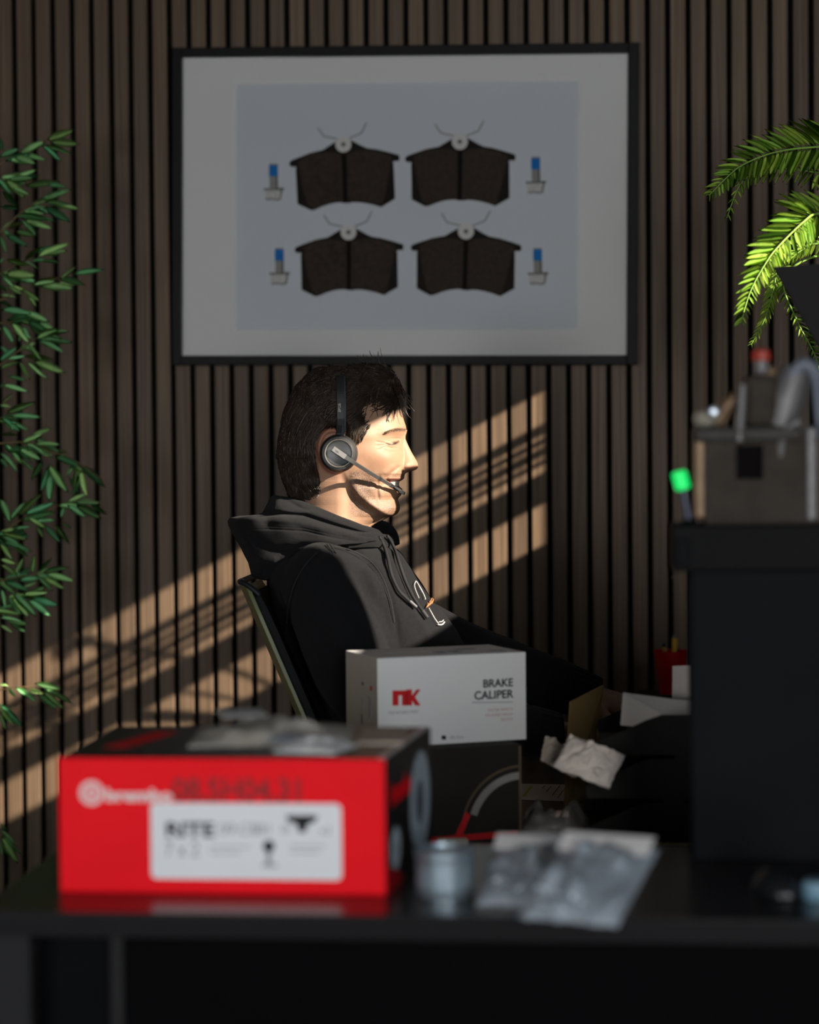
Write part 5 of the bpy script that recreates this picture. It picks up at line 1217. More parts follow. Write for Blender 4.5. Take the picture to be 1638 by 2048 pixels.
co2 = co + no * (dsp * SM)[:, None]; hd.vertices.foreach_set('co', co2.ravel()); hd.update(); hd.shade_smooth()
co3 = co2; _r = co3 - np.array(CAM); _d = _r @ np.array(CF); _PX = 819 + FPX * (_r @ np.array(CR)) / _d; _PY = 1024 - FPX * (_r @ np.array(CU)) / _d; _H = (DM - _d) / SM
def surf_h(px, py, rad=5.0):                          # how far the cloth stands out towards the room at this spot
    m = (np.abs(_PX - px) < rad) & (np.abs(_PY - py) < rad) & (_H > -20)
    return float(_H[m].max()) if m.any() else (surf_h(px - 3, py, rad + 3) if rad < 30 else 0.0)
hoodie = link('hoodie', hd, M_hood, man, world=True); hoodie['label'] = 'black cotton hoodie with emblem'
# ribbed cuffs
for P0 in (NS, FS):
    a, e = P0[-2], P0[-1]; d = (e - a).normalized(); P = [e - d * 0.012, e + d * 0.004, e + d * 0.020, e + d * 0.036, e + d * 0.037]
    bb = bm_tube(bmesh.new(), P, [0.039, 0.0385, 0.036, 0.0335, 0.030], 40)
    for k, v in enumerate(bb.verts):
        c = P[min(k // 40, 4)]; v.co = c + (v.co - c) * (1.0 + (0.035 if k % 2 else 0))
    link('cuff', bb, M_hood, hoodie, world=True)

# hood: folded down behind the neck, rolled hem towards the camera
HOODP_L = [(990, 546), (994, 541), (1000, 538), (1012, 532), (1026, 524), (1030, 508), (1032, 476), (1036, 459), (1042, 455), (1049, 456), (1060, 461), (1080, 472), (1095, 481), (1110, 488), (1125, 496), (1140, 500), (1152, 503), (1158, 514), (1161, 530)]
HOODP_R = [(990, 549), (994, 575), (997, 590), (1001, 604), (1007, 622), (1022, 660), (1039, 700), (1050, 727), (1055, 745), (1060, 758), (1068, 766), (1076, 770), (1081, 765), (1086, 735), (1090, 690), (1096, 655), (1106, 620), (1122, 588), (1140, 560), (1152, 546), (1161, 533)]
HH = rbf([(550, 992, 55), (600, 1003, 62), (640, 1018, 74), (690, 1037, 80), (735, 1055, 70), (560, 1012, 92), (620, 1030, 104), (680, 1050, 104), (530, 1034, 86), (600, 1042, 122), (660, 1060, 134), (720, 1072, 118), (760, 1074, 84),
          (462, 1045, 84), (500, 1050, 112), (560, 1060, 134), (620, 1074, 146), (680, 1082, 150), (730, 1083, 124), (485, 1085, 104), (540, 1095, 128), (600, 1096, 142), (502, 1130, 92), (540, 1140, 104), (570, 1120, 118)])
def hood_h(X, Y):
    xl = np.interp(Y, [p[0] for p in HOODP_L], [p[1] for p in HOODP_L]); xr = np.interp(Y, [p[0] for p in HOODP_R], [p[1] for p in HOODP_R])
    base = HH(X, Y)
    g = -12 * line(X, Y, [(524, 1028), (560, 1027), (610, 1031), (670, 1051), (735, 1069)], 4.0, False) + 5.0 * line(X, Y, [(470, 1042), (520, 1040), (590, 1043), (650, 1057), (715, 1074), (755, 1079)], 7, False)
    g += -3.0 * line(X, Y, [(470, 1061), (540, 1058), (610, 1062), (670, 1076), (740, 1086)], 2.0, False)
    g += -1.4 * line(X, Y, [(470, 1056), (540, 1053), (610, 1057), (670, 1071), (740, 1082)], 1.2, False)
    g += -6 * line(X, Y, [(500, 1075), (540, 1100), (590, 1100)], 9) + 5 * line(X, Y, [(490, 1100), (530, 1122), (560, 1120)], 9) - 5 * line(X, Y, [(570, 1000), (600, 1015), (625, 1022)], 5) + 3.5 * line(X, Y, [(590, 1008), (640, 1030), (690, 1046)], 6)
    g += 4 * line(X, Y, [(600, 1086), (650, 1082), (700, 1084)], 7) - 4 * line(X, Y, [(560, 1110), (600, 1090), (650, 1088)], 6)
    dl, dr = np.clip(X - xl, 0, None), np.clip(xr - X, 0, None)
    tl = np.sqrt(np.clip(1 - (1 - np.clip(dl / 22, 0, 1)) ** 2, 0, 1))
    wr_ = np.where(Y < 1060, 14, 22); floor_ = np.where(Y < 1056, 0.62, np.where(Y > 1084, 0.80, 0.55))
    tr = np.where(dr <= 0, 0, floor_ + (1 - floor_) * np.sqrt(np.clip(1 - (1 - np.clip(dr / wr_, 0, 1)) ** 2, 0, 1)))
    return np.maximum((base + 1.5 * g) * tl * tr, 0)
V, F, XY = relief(list(np.arange(990, 1161.5, 1.5)), lambda y: np.interp(y, [p[0] for p in HOODP_L], [p[1] for p in HOODP_L]), lambda y: np.interp(y, [p[0] for p in HOODP_R], [p[1] for p in HOODP_R]), hood_h, 120)
V = V + (vnoise(V, 40.0)[:, None] * 0.0016 + vnoise(V, 95.0)[:, None] * 0.0007) * np.array(-np.array(CF))[None, :] * np.sign(XY[:, 2:3])
hm2 = mesh_of('hood', V, F); hm2.shade_smooth(); hood = link('hood', hm2, M_hood, hoodie, world=True)
# collar front closing under the chin
link('collar', tube(spline([mp(690, 1082, 128), mp(742, 1080, 84), mp(770, 1084, 30), mp(774, 1084, 0), mp(770, 1084, -30), mp(742, 1080, -84), mp(690, 1082, -128)], 8), [(0.013, 0.012)] * 49, 16), M_hood, hoodie, world=True); smooth(hoodie.children[-1])
link('far_hood_edge', tube(spline([mp(742, 1056, -8), mp(764, 1053, -30), mp(783, 1070, -48), mp(792, 1092, -52)], 6), [0.006 + 0.004 * math.sin(PI * i / 18) for i in range(19)], 12), M_hood, hoodie, world=True); smooth(hoodie.children[-1])
def on_torso(px, py, lift=2.0): return at(px, py, DM - (surf_h(px, py) + lift) * SM)
for pts in ([(759, 1074), (768, 1092), (776, 1120), (783, 1150), (797, 1180), (812, 1196), (823, 1206)], [(775, 1072), (788, 1095), (798, 1125), (810, 1160), (824, 1190), (838, 1212), (848, 1226)]):
    P = [at(x, y, DM - (max(surf_h(x, max(y, 1094), 6), 25) + 5) * SM) for i, (x, y) in enumerate(pts)]
    P = spline(P, 6); s_ = link('drawstring', tube(P, 0.0026, 10), M_seam, hoodie, world=True); smooth(s_)
    t_ = (P[-1] - P[-2]).normalized(); link('string_tip', tube([P[-1] - t_ * 0.004, P[-1] + t_ * 0.010], 0.0031, 10), mat('dark_metal_tip', (0.02, 0.02, 0.022), 0.5, var=0.1) if 'dark_metal_tip' not in MATS else MATS['dark_metal_tip'], hoodie, world=True)
# emblem printed on the chest
M_emw, M_emo = mat('white_chest_print', (0.48, 0.46, 0.44), 0.8, spec=0.1, var=0.05), mat('orange_chest_print', (0.42, 0.16, 0.06), 0.7, var=0.05)
def stroke(pts, r, m, dst):
    P = spline([on_torso(x, y, 3.2) for x, y in pts], 5); bm_tube(dst, P, r, 6)
ew, eo = bmesh.new(), bmesh.new()
stroke([(832, 1162), (829, 1170), (832, 1182), (838, 1196)], 0.00065, M_emw, ew); stroke([(833, 1163), (839, 1173), (846, 1186), (851, 1198)], 0.00094, M_emw, ew)
stroke([(858, 1216), (864, 1227), (871, 1239), (877, 1247)], 0.00058, M_emw, ew); stroke([(876, 1249), (884, 1249), (889, 1244)], 0.00101, M_emw, ew); stroke([(878, 1244), (884, 1243), (887, 1240)], 0.00065, M_emw, ew)
for k in range(4): stroke([(853 + 3.5 * k, 1215 - 2.6 * k), (856 + 3.5 * k, 1210 - 3.4 * k), (856 + 3.4 * k, 1206 - 2.8 * k)], 0.00079, M_emo, eo)
stroke([(860, 1203), (863, 1199), (864, 1196)], 0.00072, M_emo, eo)
link('emblem', ew, M_emw, hoodie, world=True); link('emblem_letters', eo, M_emo, hoodie, world=True)
for pts in ([(640, 1099), (612, 1128), (590, 1165), (577, 1210), (572, 1265)], [(668, 1093), (700, 1100), (735, 1118), (762, 1150), (780, 1196), (789, 1244)]):
    P = spline([at(x, y, DM - (surf_h(x, y, 7) + 0.6) * SM) for x, y in pts], 8); link('sleeve_seam', tube(P, 0.0011, 6), M_seam, hoodie, world=True)
# shoulder tape at the neck seam
for o_ in (0, 6): link('neck_tape', tube([at(654 + o_, 1088, DM - 178 * SM), at(661 + o_, 1098, DM - 192 * SM), at(667 + o_, 1106, DM - 200 * SM)], 0.0010, 6), M_seam, hoodie, world=True)

# ---- trousers and shoes (behind the desk)
parts = []
for hip, knee, ank in legs:
    parts.append(([hip + UP * 0.02, (hip + knee) / 2, knee, knee.lerp(ank, .5), ank + UP * 0.01], [0.110, 0.092, 0.074, 0.066, 0.058]))
parts.append(([pv(865, 1770, 100), pv(865, 1770, 0), pv(865, 1770, -100)], [0.125, 0.130, 0.125]))
tr = blobs(parts, 0.007, 'trousers', 5); tr.shade_smooth()
link('trousers', tr, mat('dark_trousers', (0.012, 0.012, 0.015), 0.85, var=0.2, vscale=60, bump=0.2, bscale=800), man, world=True)
for hip, knee, ank in legs:
    sh = blobs([([Vector((ank.x - 0.03, ank.y, 0.05)), Vector((ank.x + 0.05, ank.y, 0.05)), Vector((ank.x + 0.13, ank.y, 0.042)), Vector((ank.x + 0.20, ank.y, 0.034))], [0.050, 0.050, 0.042, 0.034])], 0.006, 'shoe', 3)
    for v in sh.vertices: v.co.z = max(v.co.z, 0.001)
    sh.shade_smooth(); link('shoe', sh, mat('dark_shoe_leather', (0.02, 0.018, 0.016), 0.5, var=0.1) if 'dark_shoe_leather' not in MATS else MATS['dark_shoe_leather'], man, world=True)

# ---- headset
M_hs = mat('black_headset_plastic', (0.020, 0.021, 0.022), 0.42, spec=0.5, var=0.08); M_hsp = mat('black_ear_cushion', (0.010, 0.010, 0.010), 0.7, spec=0.3, bump=0.2, bscale=500)
M_hsr = mat('bronze_grey_ring', (0.13, 0.115, 0.095), 0.35, metal=0.8, var=0.05); M_hsg = mat('grey_metal_plate', (0.20, 0.19, 0.175), 0.4, metal=0.7, var=0.05); M_boom = mat('dark_grey_boom', (0.035, 0.036, 0.036), 0.45, spec=0.5, var=0.05)
M_hsi = mat('ear_cup_face', (0.022, 0.024, 0.025), 0.35, spec=0.5, var=0.08)
hs_c = mp(678, 906.5, 118)
hset = thing('headset', 'black single-sided call headset with boom microphone on the man\'s head', 'headset', hs_c)
def q(px, py, h):                                        # seen at (px, py), h towards the room
    return at(px, py, DM - h * SM)
ax = (q(678, 906.5, 160) - q(680.5, 906.5, 100)).normalized(); ez_ = (CU - ax * CU.dot(ax)).normalized(); ex_ = ez_.cross(ax)
EM = Matrix((ex_, ez_, ax)).transposed().to_4x4()
def edisc(nm, prof, hpx, m, n=56, parent=hset):
    c = q(678, 906.5, hpx); o = link(nm, lathe(prof, n, Matrix.Translation(c) @ EM), m, parent, world=True); smooth(o, 0.7); return o
u = SM
edisc('ear_cushion', [(27 * u, 0), (35 * u, 2 * u), (37 * u, 8 * u), (36 * u, 15 * u), (30 * u, 18 * u)], 104, M_hsp)
cupo = edisc('ear_cup', [(33 * u, 0), (35.5 * u, 3 * u), (35.5 * u, 10 * u), (32 * u, 17 * u), (28 * u, 18 * u), (0.1 * u, 18 * u)], 120, M_hs)
b = bmesh.new(); bm_lathe(b, [(24.0 * u, 0), (25.5 * u, 2.6 * u), (27.6 * u, 2.8 * u), (29.0 * u, 0)], 56, cap=False)
c = q(678, 906.5, 138); o = link('trim_ring', b, M_hsr, cupo, world=False); bpy.data.objects.remove(o, do_unlink=True)
def ring_at(nm, prof, hpx, m, parent):
    bb = bmesh.new(); bm_lathe(bb, prof, 56, Matrix.Translation(q(678, 906.5, hpx)) @ EM, cap=False); o = link(nm, bb, m, parent, world=True); return smooth(o, 0.7)
ring_at('trim_ring', [(24.0 * u, 0), (25.5 * u, 2.6 * u), (27.6 * u, 2.8 * u), (29.0 * u, 0)], 137.5, M_hsr, cupo)
edisc('cup_face', [(24 * u, 0), (24 * u, 1.6 * u), (22 * u, 1.0 * u), (0.1 * u, 0.8 * u)], 137.5, M_hsi, parent=cupo)
def ribbon(nm, pts, w, th, m, parent=hset, wdir=None):
    """flat band through the points, width along the profile plane"""
    P = spline(pts, 6); N = len(P); bb = bmesh.new(); R = []
    ws = [w] * N if not isinstance(w, list) else list(np.interp(np.linspace(0, len(w) - 1, N), range(len(w)), w))
    for i in range(N):
        t = (P[min(i + 1, N - 1)] - P[max(i - 1, 0)]).normalized(); x = CR if wdir is None else wdir; x = (x - t * x.dot(t)).normalized(); nn = t.cross(x)
        a, c = x * ws[i] / 2, nn * th / 2; R.append([bb.verts.new(P[i] + s) for s in (-a - c * .5, -a * .8 - c, a * .8 - c, a - c * .5, a + c * .5, a * .8 + c, -a * .8 + c, -a + c * .5)])
    for A_, B_ in zip(R, R[1:]):
        for k in range(8): bb.faces.new((A_[k], A_[(k + 1) % 8], B_[(k + 1) % 8], B_[k]))
    bb.faces.new(R[0]); bb.faces.new(R[-1][::-1]); bmesh.ops.recalc_face_normals(bb, faces=bb.faces)
    return link(nm, bb, m, parent, world=True)
W0 = 18 * u
ribbon('headband', [q(681.5, 838, 108), q(681.5, 810, 104), q(681.5, 780, 96), q(682, 757, 78), q(683, 744, 52), q(684, 737, 24), q(684, 735, 0), q(684, 737, -24), q(683, 744, -52), q(682, 757, -78), q(681.5, 780, -96), q(681.5, 815, -104)], [W0 * .93, W0 * .97, W0, W0 * 1.02, W0, W0, W0, W0, W0, W0], 0.0052, M_hs)
arm_ = ribbon('slider_arm', [q(681, 872, 116), q(681.5, 855, 112), q(681.5, 838, 107.5), q(681.5, 826, 106)], [W0 * .98, W0 * .92, W0 * .92], 0.0040, M_hs)
ribbon('size_window', [q(678.5, 866, 119), q(678.7, 854, 115), q(679, 850, 114)], W0 * .52, 0.0012, M_hsp, arm_)
ribbon('yoke', [q(690, 866, 116), q(700, 876, 121), q(710, 889, 124), q(714.5, 905, 124), q(714, 914, 124)], 0.0065, 0.006, M_hs)
ribbon('band_edge', [q(690.2, 862, 117), q(690.2, 838, 111), q(690.2, 800, 104), q(689.5, 770, 93), q(689, 752, 72)], 0.0030, 0.0046, mat('blue_black_edge', (0.035, 0.045, 0.052), 0.35, spec=0.5, var=0.05))
link('temple_pad', box(0, 0, 0, 0.05, 0.012, 0.022, bev=0.005, seg=3, rot=Matrix((CR, CF, CU)).transposed()), M_hsp, hset); hset.children[-1].location = mp(681, 822, -101) - hs_c
ap, bp_ = q(671, 900, 145), q(686, 911, 145); bd = (bp_ - ap).normalized(); bn = bd.cross(-CF).normalized()
ribbon('boom_plate', [q(666, 897.5, 146), q(691, 914.5, 146)], 0.0088, 0.0035, M_hsg, wdir=bn)
boom = ribbon('boom', [q(690, 914, 145.5), q(706, 924, 143), q(717, 931, 130), q(740, 945.5, 99), q(770, 963.5, 69), q(782, 971, 58)], [0.0078, 0.0062, 0.0058, 0.0056, 0.0054, 0.0054], 0.0042, M_boom, wdir=bn)
ribbon('microphone', [q(781, 970.3, 58.8), q(795, 978.8, 46), q(806, 985.3, 36), q(808, 986.3, 34)], [0.0064, 0.0064, 0.0058, 0.0040], 0.0052, M_hs, wdir=bn)
ribbon('mic_slot', [q(789, 973.6, 59), q(802, 981.5, 49)], 0.0012, 0.001, M_hsg, wdir=bn)
ribbon('boom_joint', [q(758, 956, 81), q(762, 958.4, 77.5)], 0.0062, 0.0050, M_hs, wdir=bn)
# printed wordmark and wing mark
tm = Matrix((CU, -CR, -CF)).transposed().to_4x4(); tm.translation = q(681.5, 824, 113) - hs_c
text('lettering', 'EPOS', 7.2 * u, M_hsg, hset, tm, 0.0001)
for k in range(3): ribbon('wing_mark', [q(672.2 + 2.2 * k - .6, 901.8 + 1.4 * k - 2.2, 148.6), q(672.2 + 2.2 * k + .6, 901.8 + 1.4 * k + 2.2, 148.6)], 0.0005, 0.0003, M_hs, wdir=bn)

# ---- chair
M_shell = mat('olive_green_shell', (0.11, 0.125, 0.055), 0.45, spec=0.4, var=0.06); M_chpad = mat('black_chair_fabric', (0.008, 0.008, 0.009), 0.85, spec=0.2, var=0.2, vscale=80, bump=0.3, bscale=900); M_chrim = mat('charcoal_rim', (0.007, 0.008, 0.009), 0.5, spec=0.2, var=0.05)
M_chleg = mat('black_steel_tube', (0.02, 0.02, 0.02), 0.4, metal=0.5, var=0.1)
chair = thing('office_chair', 'visitor chair with olive green shell and black padding under the seated man', 'chair', (seat_c.x, seat_c.y, 0))
def plate(nm, prof, hw_, th0, th1, m, curve=10, parent=chair, n=14):
    """curved plate: prof = profile points (px, py); thickness along the profile normal from th0 to th1"""
    P = spline([Vector((x, y, 0)) for x, y in prof], 5); bb = bmesh.new(); G = []
    for s in (0, 1):
        S_ = []
        for i, p in enumerate(P):
            t = (P[min(i + 1, len(P) - 1)] - P[max(i - 1, 0)]).normalized(); nx, ny = t.y, -t.x
            e = min(1.0, (0.25 + i / 5) ) ; hwk = hw_ * (0.86 + 0.14 * min(1, i / 8))
            row = []
            for k in range(n + 1):
                a = k / n * 2 - 1; off = (th0 if s == 0 else th1) - curve * (1 - a * a) * min(1, (len(P) - i) / len(P) * 1.5)
                row.append(bb.verts.new(mp(p.x + nx * off, p.y + ny * off, a * hwk)))
            S_.append(row)
        G.append(S_)
    A_, B_ = G; I, K = len(P), n
    for i in range(I - 1):
        for k in range(K):
            bb.faces.new((A_[i][k], A_[i + 1][k], A_[i + 1][k + 1], A_[i][k + 1])); bb.faces.new((B_[i][k], B_[i][k + 1], B_[i + 1][k + 1], B_[i + 1][k]))
        for k in (0, K): bb.faces.new((A_[i][k], B_[i][k], B_[i + 1][k], A_[i + 1][k]))
    for k in range(K):
        for i in (0, I - 1): bb.faces.new((A_[i][k], A_[i][k + 1], B_[i][k + 1], B_[i][k]))
    bmesh.ops.recalc_face_normals(bb, faces=bb.faces)
    o = link(nm, bb, m, parent, world=True); return smooth(o, 0.6)
prof = [(491, 1172), (503, 1200), (530, 1262), (566, 1345), (604, 1432), (650, 1540), (690, 1660), (724, 1800), (750, 1890), (800, 1925), (900, 1927), (1010, 1919), (1060, 1933)]
plate('shell', prof, 205, 0, 7, M_shell)
plate('pad', [(501, 1188), (511, 1206), (538, 1262), (574, 1345), (612, 1432), (656, 1540), (698, 1660), (730, 1800), (757, 1882), (804, 1915), (900, 1917), (1005, 1910), (1050, 1923)], 196, 1.0, 16, M_chpad)
link('rim', tube([mp(480 + 4 * abs(a), 1164 - 2 * abs(a), a * 178) for a in np.linspace(-1, 1, 15)], [(0.0042, 0.005)] * 15, 10), M_chrim, chair, world=True); smooth(chair.children[-1])
link('rim_lip', tube(spline([mp(481, 1163, 178), mp(494, 1170, 184), mp(508, 1180, 188), mp(519, 1190, 188)], 4), 0.0042, 10), M_chrim, chair, world=True); smooth(chair.children[-1])
for s in (1, -1):
    for px, dx in ((770, -70), (1020, 50)):
        a = mp(px, 1928, 150 * s); e = mp(px + dx, 1928, 200 * s)
        link('leg', tube([a, Vector((e.x, e.y, 0.004))], [0.012, 0.010], 12), M_chleg, chair, world=True)

# ================================================================= PLANTS
def leaf_material(name, c1, c2, trans=0.35, rough=0.45):
    m = bpy.data.materials.new(name); m.use_nodes = True; nt = m.node_tree; nt.nodes.clear()
    out = nt.nodes.new('ShaderNodeOutputMaterial'); pb = nt.nodes.new('ShaderNodeBsdfPrincipled'); tl = nt.nodes.new('ShaderNodeBsdfTranslucent'); mx = nt.nodes.new('ShaderNodeMixShader')
    mx.inputs[0].default_value = trans; pb.inputs['Roughness'].default_value = rough; pb.inputs['Specular IOR Level'].default_value = 0.4
    oi = nt.nodes.new('ShaderNodeObjectInfo'); tc = nt.nodes.new('ShaderNodeTexCoord'); nz = nt.nodes.new('ShaderNodeTexNoise'); nz.inputs['Scale'].default_value = 45
    mp_ = nt.nodes.new('ShaderNodeMapping'); mp_.inputs['Scale'].default_value = (0.25, 2.5, 1); nt.links.new(tc.outputs['Object'], mp_.inputs[0]); nt.links.new(mp_.outputs[0], nz.inputs['Vector'])
    ad = nt.nodes.new('ShaderNodeMath'); ad.operation = 'MULTIPLY_ADD'; ad.inputs[1].default_value = 0.5; nt.links.new(nz.outputs[0], ad.inputs[0])
    ml = nt.nodes.new('ShaderNodeMath'); ml.operation = 'MULTIPLY'; ml.inputs[1].default_value = 0.6; nt.links.new(oi.outputs['Random'], ml.inputs[0]); nt.links.new(ml.outputs[0], ad.inputs[2])
    cr = nt.nodes.new('ShaderNodeValToRGB'); cr.color_ramp.elements[0].color = (*c1, 1); cr.color_ramp.elements[1].color = (*c2, 1); cr.color_ramp.elements[0].position = 0.2; cr.color_ramp.elements[1].position = 0.85
    nt.links.new(ad.outputs[0], cr.inputs[0]); nt.links.new(cr.outputs[0], pb.inputs['Base Color']); nt.links.new(cr.outputs[0], tl.inputs[0])
    nt.links.new(pb.outputs[0], mx.inputs[1]); nt.links.new(tl.outputs[0], mx.inputs[2]); nt.links.new(mx.outputs[0], out.inputs[0]); MATS[name] = m; return m
M_bleaf = leaf_material('bamboo_leaf_green', (0.17, 0.56, 0.29), (0.50, 0.74, 0.28), 0.22, 0.38)
M_twig = mat('tan_twig', (0.13, 0.085, 0.03), 0.6, var=0.2)
M_palm = leaf_material('palm_leaf_green', (0.20, 0.42, 0.05), (0.46, 0.62, 0.10), 0.35)
M_palmd = mat('palm_rachis_green', (0.22, 0.40, 0.06), 0.6, var=0.2)
M_pot = mat('dark_grey_planter', (0.026, 0.0235, 0.0235), 0.75, spec=0.3, var=0.1, vscale=10, bump=0.1, bscale=400)
M_soil = mat('dark_soil', (0.02, 0.014, 0.01), 0.95, var=0.4, vscale=60, bump=0.6, bscale=120)
def leaf_mesh(name, wmax, fold, droop, twist=0.0, n=6, peak=0.38):
    """a blade of unit length along +X, folded along the midrib"""
    b = bmesh.new(); R = []
    for i in range(n + 1):
        t = i / n; w = wmax * 0.5 * (math.sin(PI * min(1, t / (2 * peak)) * 0.5 * 2 * 0.5 + 0) if t < peak else math.cos(PI / 2 * (t - peak) / (1 - peak)) ** 0.8)
        w = wmax * 0.5 * (max(0.06, math.sin(PI / 2 * min(1, t / peak))) if t < peak else max(0.0, math.cos(PI / 2 * (t - peak) / (1 - peak))) ** 0.85)
        z = -droop * t * t; a = twist * t
        def P(y, zz): return (t, y * math.cos(a) - zz * math.sin(a), z + y * math.sin(a) + zz * math.cos(a))
        if i == n: R.append([b.verts.new((1, 0, z))])
        else: R.append([b.verts.new(P(-w, fold * w)), b.verts.new(P(0, 0)), b.verts.new(P(w, fold * w))])
    for i in range(n):
        A, B = R[i], R[i + 1]
        if len(B) == 3:
            b.faces.new((A[0], B[0], B[1], A[1])); b.faces.new((A[1], B[1], B[2], A[2]))
        else:
            b.faces.new((A[0], B[0], A[1])); b.faces.new((A[1], B[0], A[2]))
    bmesh.ops.solidify(b, geom=list(b.faces), thickness=0.006)
    me = bpy.data.meshes.new(name); b.to_mesh(me); b.free(); me.shade_smooth(); return me
def place_leaf(me, nm, base, tip, nrm, parent, wk=1.0):
    x = tip - base; L = x.length; x = x / L; z = (nrm - x * nrm.dot(x)); z = z.normalized() if z.length > 1e-4 else x.orthogonal().normalized(); y = z.cross(x)
    m = Matrix((x * L, y * L * wk, z * L)).transposed().to_4x4(); m.translation = base - wmat(parent).translation
    o = bpy.data.objects.new(nm, me); COL.objects.link(o); o.parent = parent; o.matrix_basis = m; return o
# ---- bamboo at the left
DB = 4.06
BL = [leaf_mesh('leaf', w, f, d, t) for w, f, d, t in ((0.25, 0.4, 0.05, 0.2), (0.22, 0.3, 0.10, -0.3), (0.27, 0.22, 0.03, 0.0), (0.20, 0.5, 0.08, 0.5))]
for me in BL: me.materials.append(M_bleaf)
A3_ = """370,160,590,70 395,170,630,188 360,200,570,262 330,200,488,330 150,265,350,165 160,255,360,180 150,275,370,305 0,290,150,225 20,240,0,140 80,490,290,385 95,480,320,425 200,520,470,480 370,510,530,525 100,540,240,590 0,520,150,560
310,640,567,535 385,655,632,700 350,680,560,805 260,670,390,735 165,770,440,778 190,790,412,848 160,790,300,912 0,890,110,775 40,850,190,805 50,900,220,998 0,910,50,1050 120,880,300,905 20,560,140,690 0,680,150,700 190,1110,340,980 270,1050,500,970 290,1080,560,955 320,1060,535,1025 330,1110,465,1115 190,1110,315,1170 50,1100,230,1145 0,1130,30,1080
40,1215,290,1225 90,1225,290,1275 230,1310,465,1240 475,1260,600,1145 575,1215,830,1168 450,1290,610,1290 310,1310,590,1325 20,1240,110,1320 60,1300,220,1345 60,1310,180,1375 0,1290,55,1360 0,1380,130,1395 10,1495,250,1520 160,1500,395,1590 50,1580,250,1530 110,1570,290,1600 260,1600,495,1730 300,1590,440,1660 340,1670,545,1660 230,1620,355,1720 180,1630,235,1715 290,1720,580,1750 300,1740,510,1820
20,1620,110,1760 160,1690,150,1750 0,1900,130,1780 0,1780,95,1865 160,1770,320,1840 200,1860,425,1880 265,1900,522,1990 210,1900,385,2048 150,1900,240,2048 0,1960,160,1890 60,2020,220,2048"""
A4_ = """20,40,230,85 0,60,40,20 20,180,100,105 50,260,285,170 80,285,335,285 70,320,240,400 30,330,110,390 0,200,90,210 0,430,145,430 250,440,400,380 270,460,480,575 200,500,360,575 60,560,270,540 150,540,330,630 210,510,400,600 340,640,245,790 380,680,320,890 400,700,385,965 380,660,535,905 430,600,640,680 590,650,520,760 610,690,575,870 635,710,685,925 640,670,830,845 635,770,565,930 540,760,625,895 0,570,150,720 100,600,250,690 160,620,270,720 0,620,60,690
140,1070,325,885 190,1060,440,955 160,1110,440,1035 80,1100,200,950 510,990,480,1080 530,985,685,1085 600,985,800,1090 590,960,790,965 710,980,845,1058 0,930,85,1130 270,1110,440,1100 350,1140,480,1285 430,1140,555,1290 480,1130,585,1170 290,1150,345,1250 120,1170,250,1150 40,1240,230,1230 20,1270,270,1350 0,1290,100,1410 110,1310,220,1390 0,1200,120,1170 120,1530,185,1400 255,1525,270,1370 310,1510,410,1395 160,1530,240,1470 345,1510,535,1470 360,1530,590,1582
330,1560,525,1645 150,1580,330,1550 0,1410,130,1450 0,1450,155,1550 30,1590,245,1665 0,1560,45,1620 180,1630,290,1590 180,1690,390,1665 240,1720,465,1775 220,1730,405,1860 100,1680,295,1865 60,1690,175,1865 10,1640,45,1810 0,1800,110,1770 0,1870,180,1900 60,1900,225,1920 80,1920,210,1985 0,1930,100,1990"""
AW_ = """270,500,497,540 350,540,597,660 340,560,515,708 300,590,455,700 230,550,340,575 120,530,300,638 70,530,120,620 0,505,60,515 0,660,185,855 0,690,110,830 0,740,52,872 0,1600,60,1660 0,1650,130,1770 20,1700,180,1855 10,1700,150,1930 0,1740,20,1860"""
TW3 = """-300,480 0,345 140,280 370,165|-300,430 0,455 90,480|-300,980 0,880 120,770 260,660 390,640|-300,1300 0,1210 130,1140 330,1090|-300,1500 0,1420 200,1320 575,1215|-300,1700 0,1600 260,1590|-300,2100 0,1930 130,1830 290,1720"""
TW4 = """-300,400 30,290|-300,560 0,500 240,495 430,570 600,640 860,830|-300,1250 0,1210 150,1110 440,995 580,950 790,962|-300,1700 0,1580 340,1525|-300,1850 0,1720 240,1700"""
TWW = """-300,600 0,550 60,540 270,520|-200,560 0,660|-200,1500 0,1640"""
def conv(cx, cy, oy): return cx / 3.9375, oy + cy / 3.9375
base_b = Vector((at(-150, 1400, DB).x, at(-150, 1400, DB).y, 0))
bam = thing('potted_bamboo', 'leafy artificial bamboo with long narrow green leaves at the left edge', 'plant', base_b)
rp = random.Random(5)
for src, oy in ((A3_, 240), (A4_, 760), (AW_, 1240)):
    for w in src.split():
        x0, y0, x1, y1 = map(float, w.split(','))
        d0 = DB + rp.uniform(-.10, .08); p0 = at(*conv(x0, y0, oy), d0); p1 = at(*conv(x1, y1, oy), d0 + rp.uniform(-.03, .03))
        nrm = (-CF + UP * rp.uniform(0.1, 0.7) + CR * rp.uniform(-.3, .6))
        place_leaf(rp.choice(BL), 'leaf', p0, p1, nrm, bam, rp.uniform(0.85, 1.2))
tw_ends = []
for src, oy in ((TW3, 240), (TW4, 760), (TWW, 1240)):
    for w in src.split('|'):
        pts = [conv(*map(float, q_.split(',')), oy) for q_ in w.split()]
        P = spline([at(x, y, DB + 0.01) for x, y in pts], 5); tw_ends.append(P[0])
        link('twig', tube(P, [0.0022 - 0.0014 * i / (len(P) - 1) for i in range(len(P))], 6), M_twig, bam, world=True)
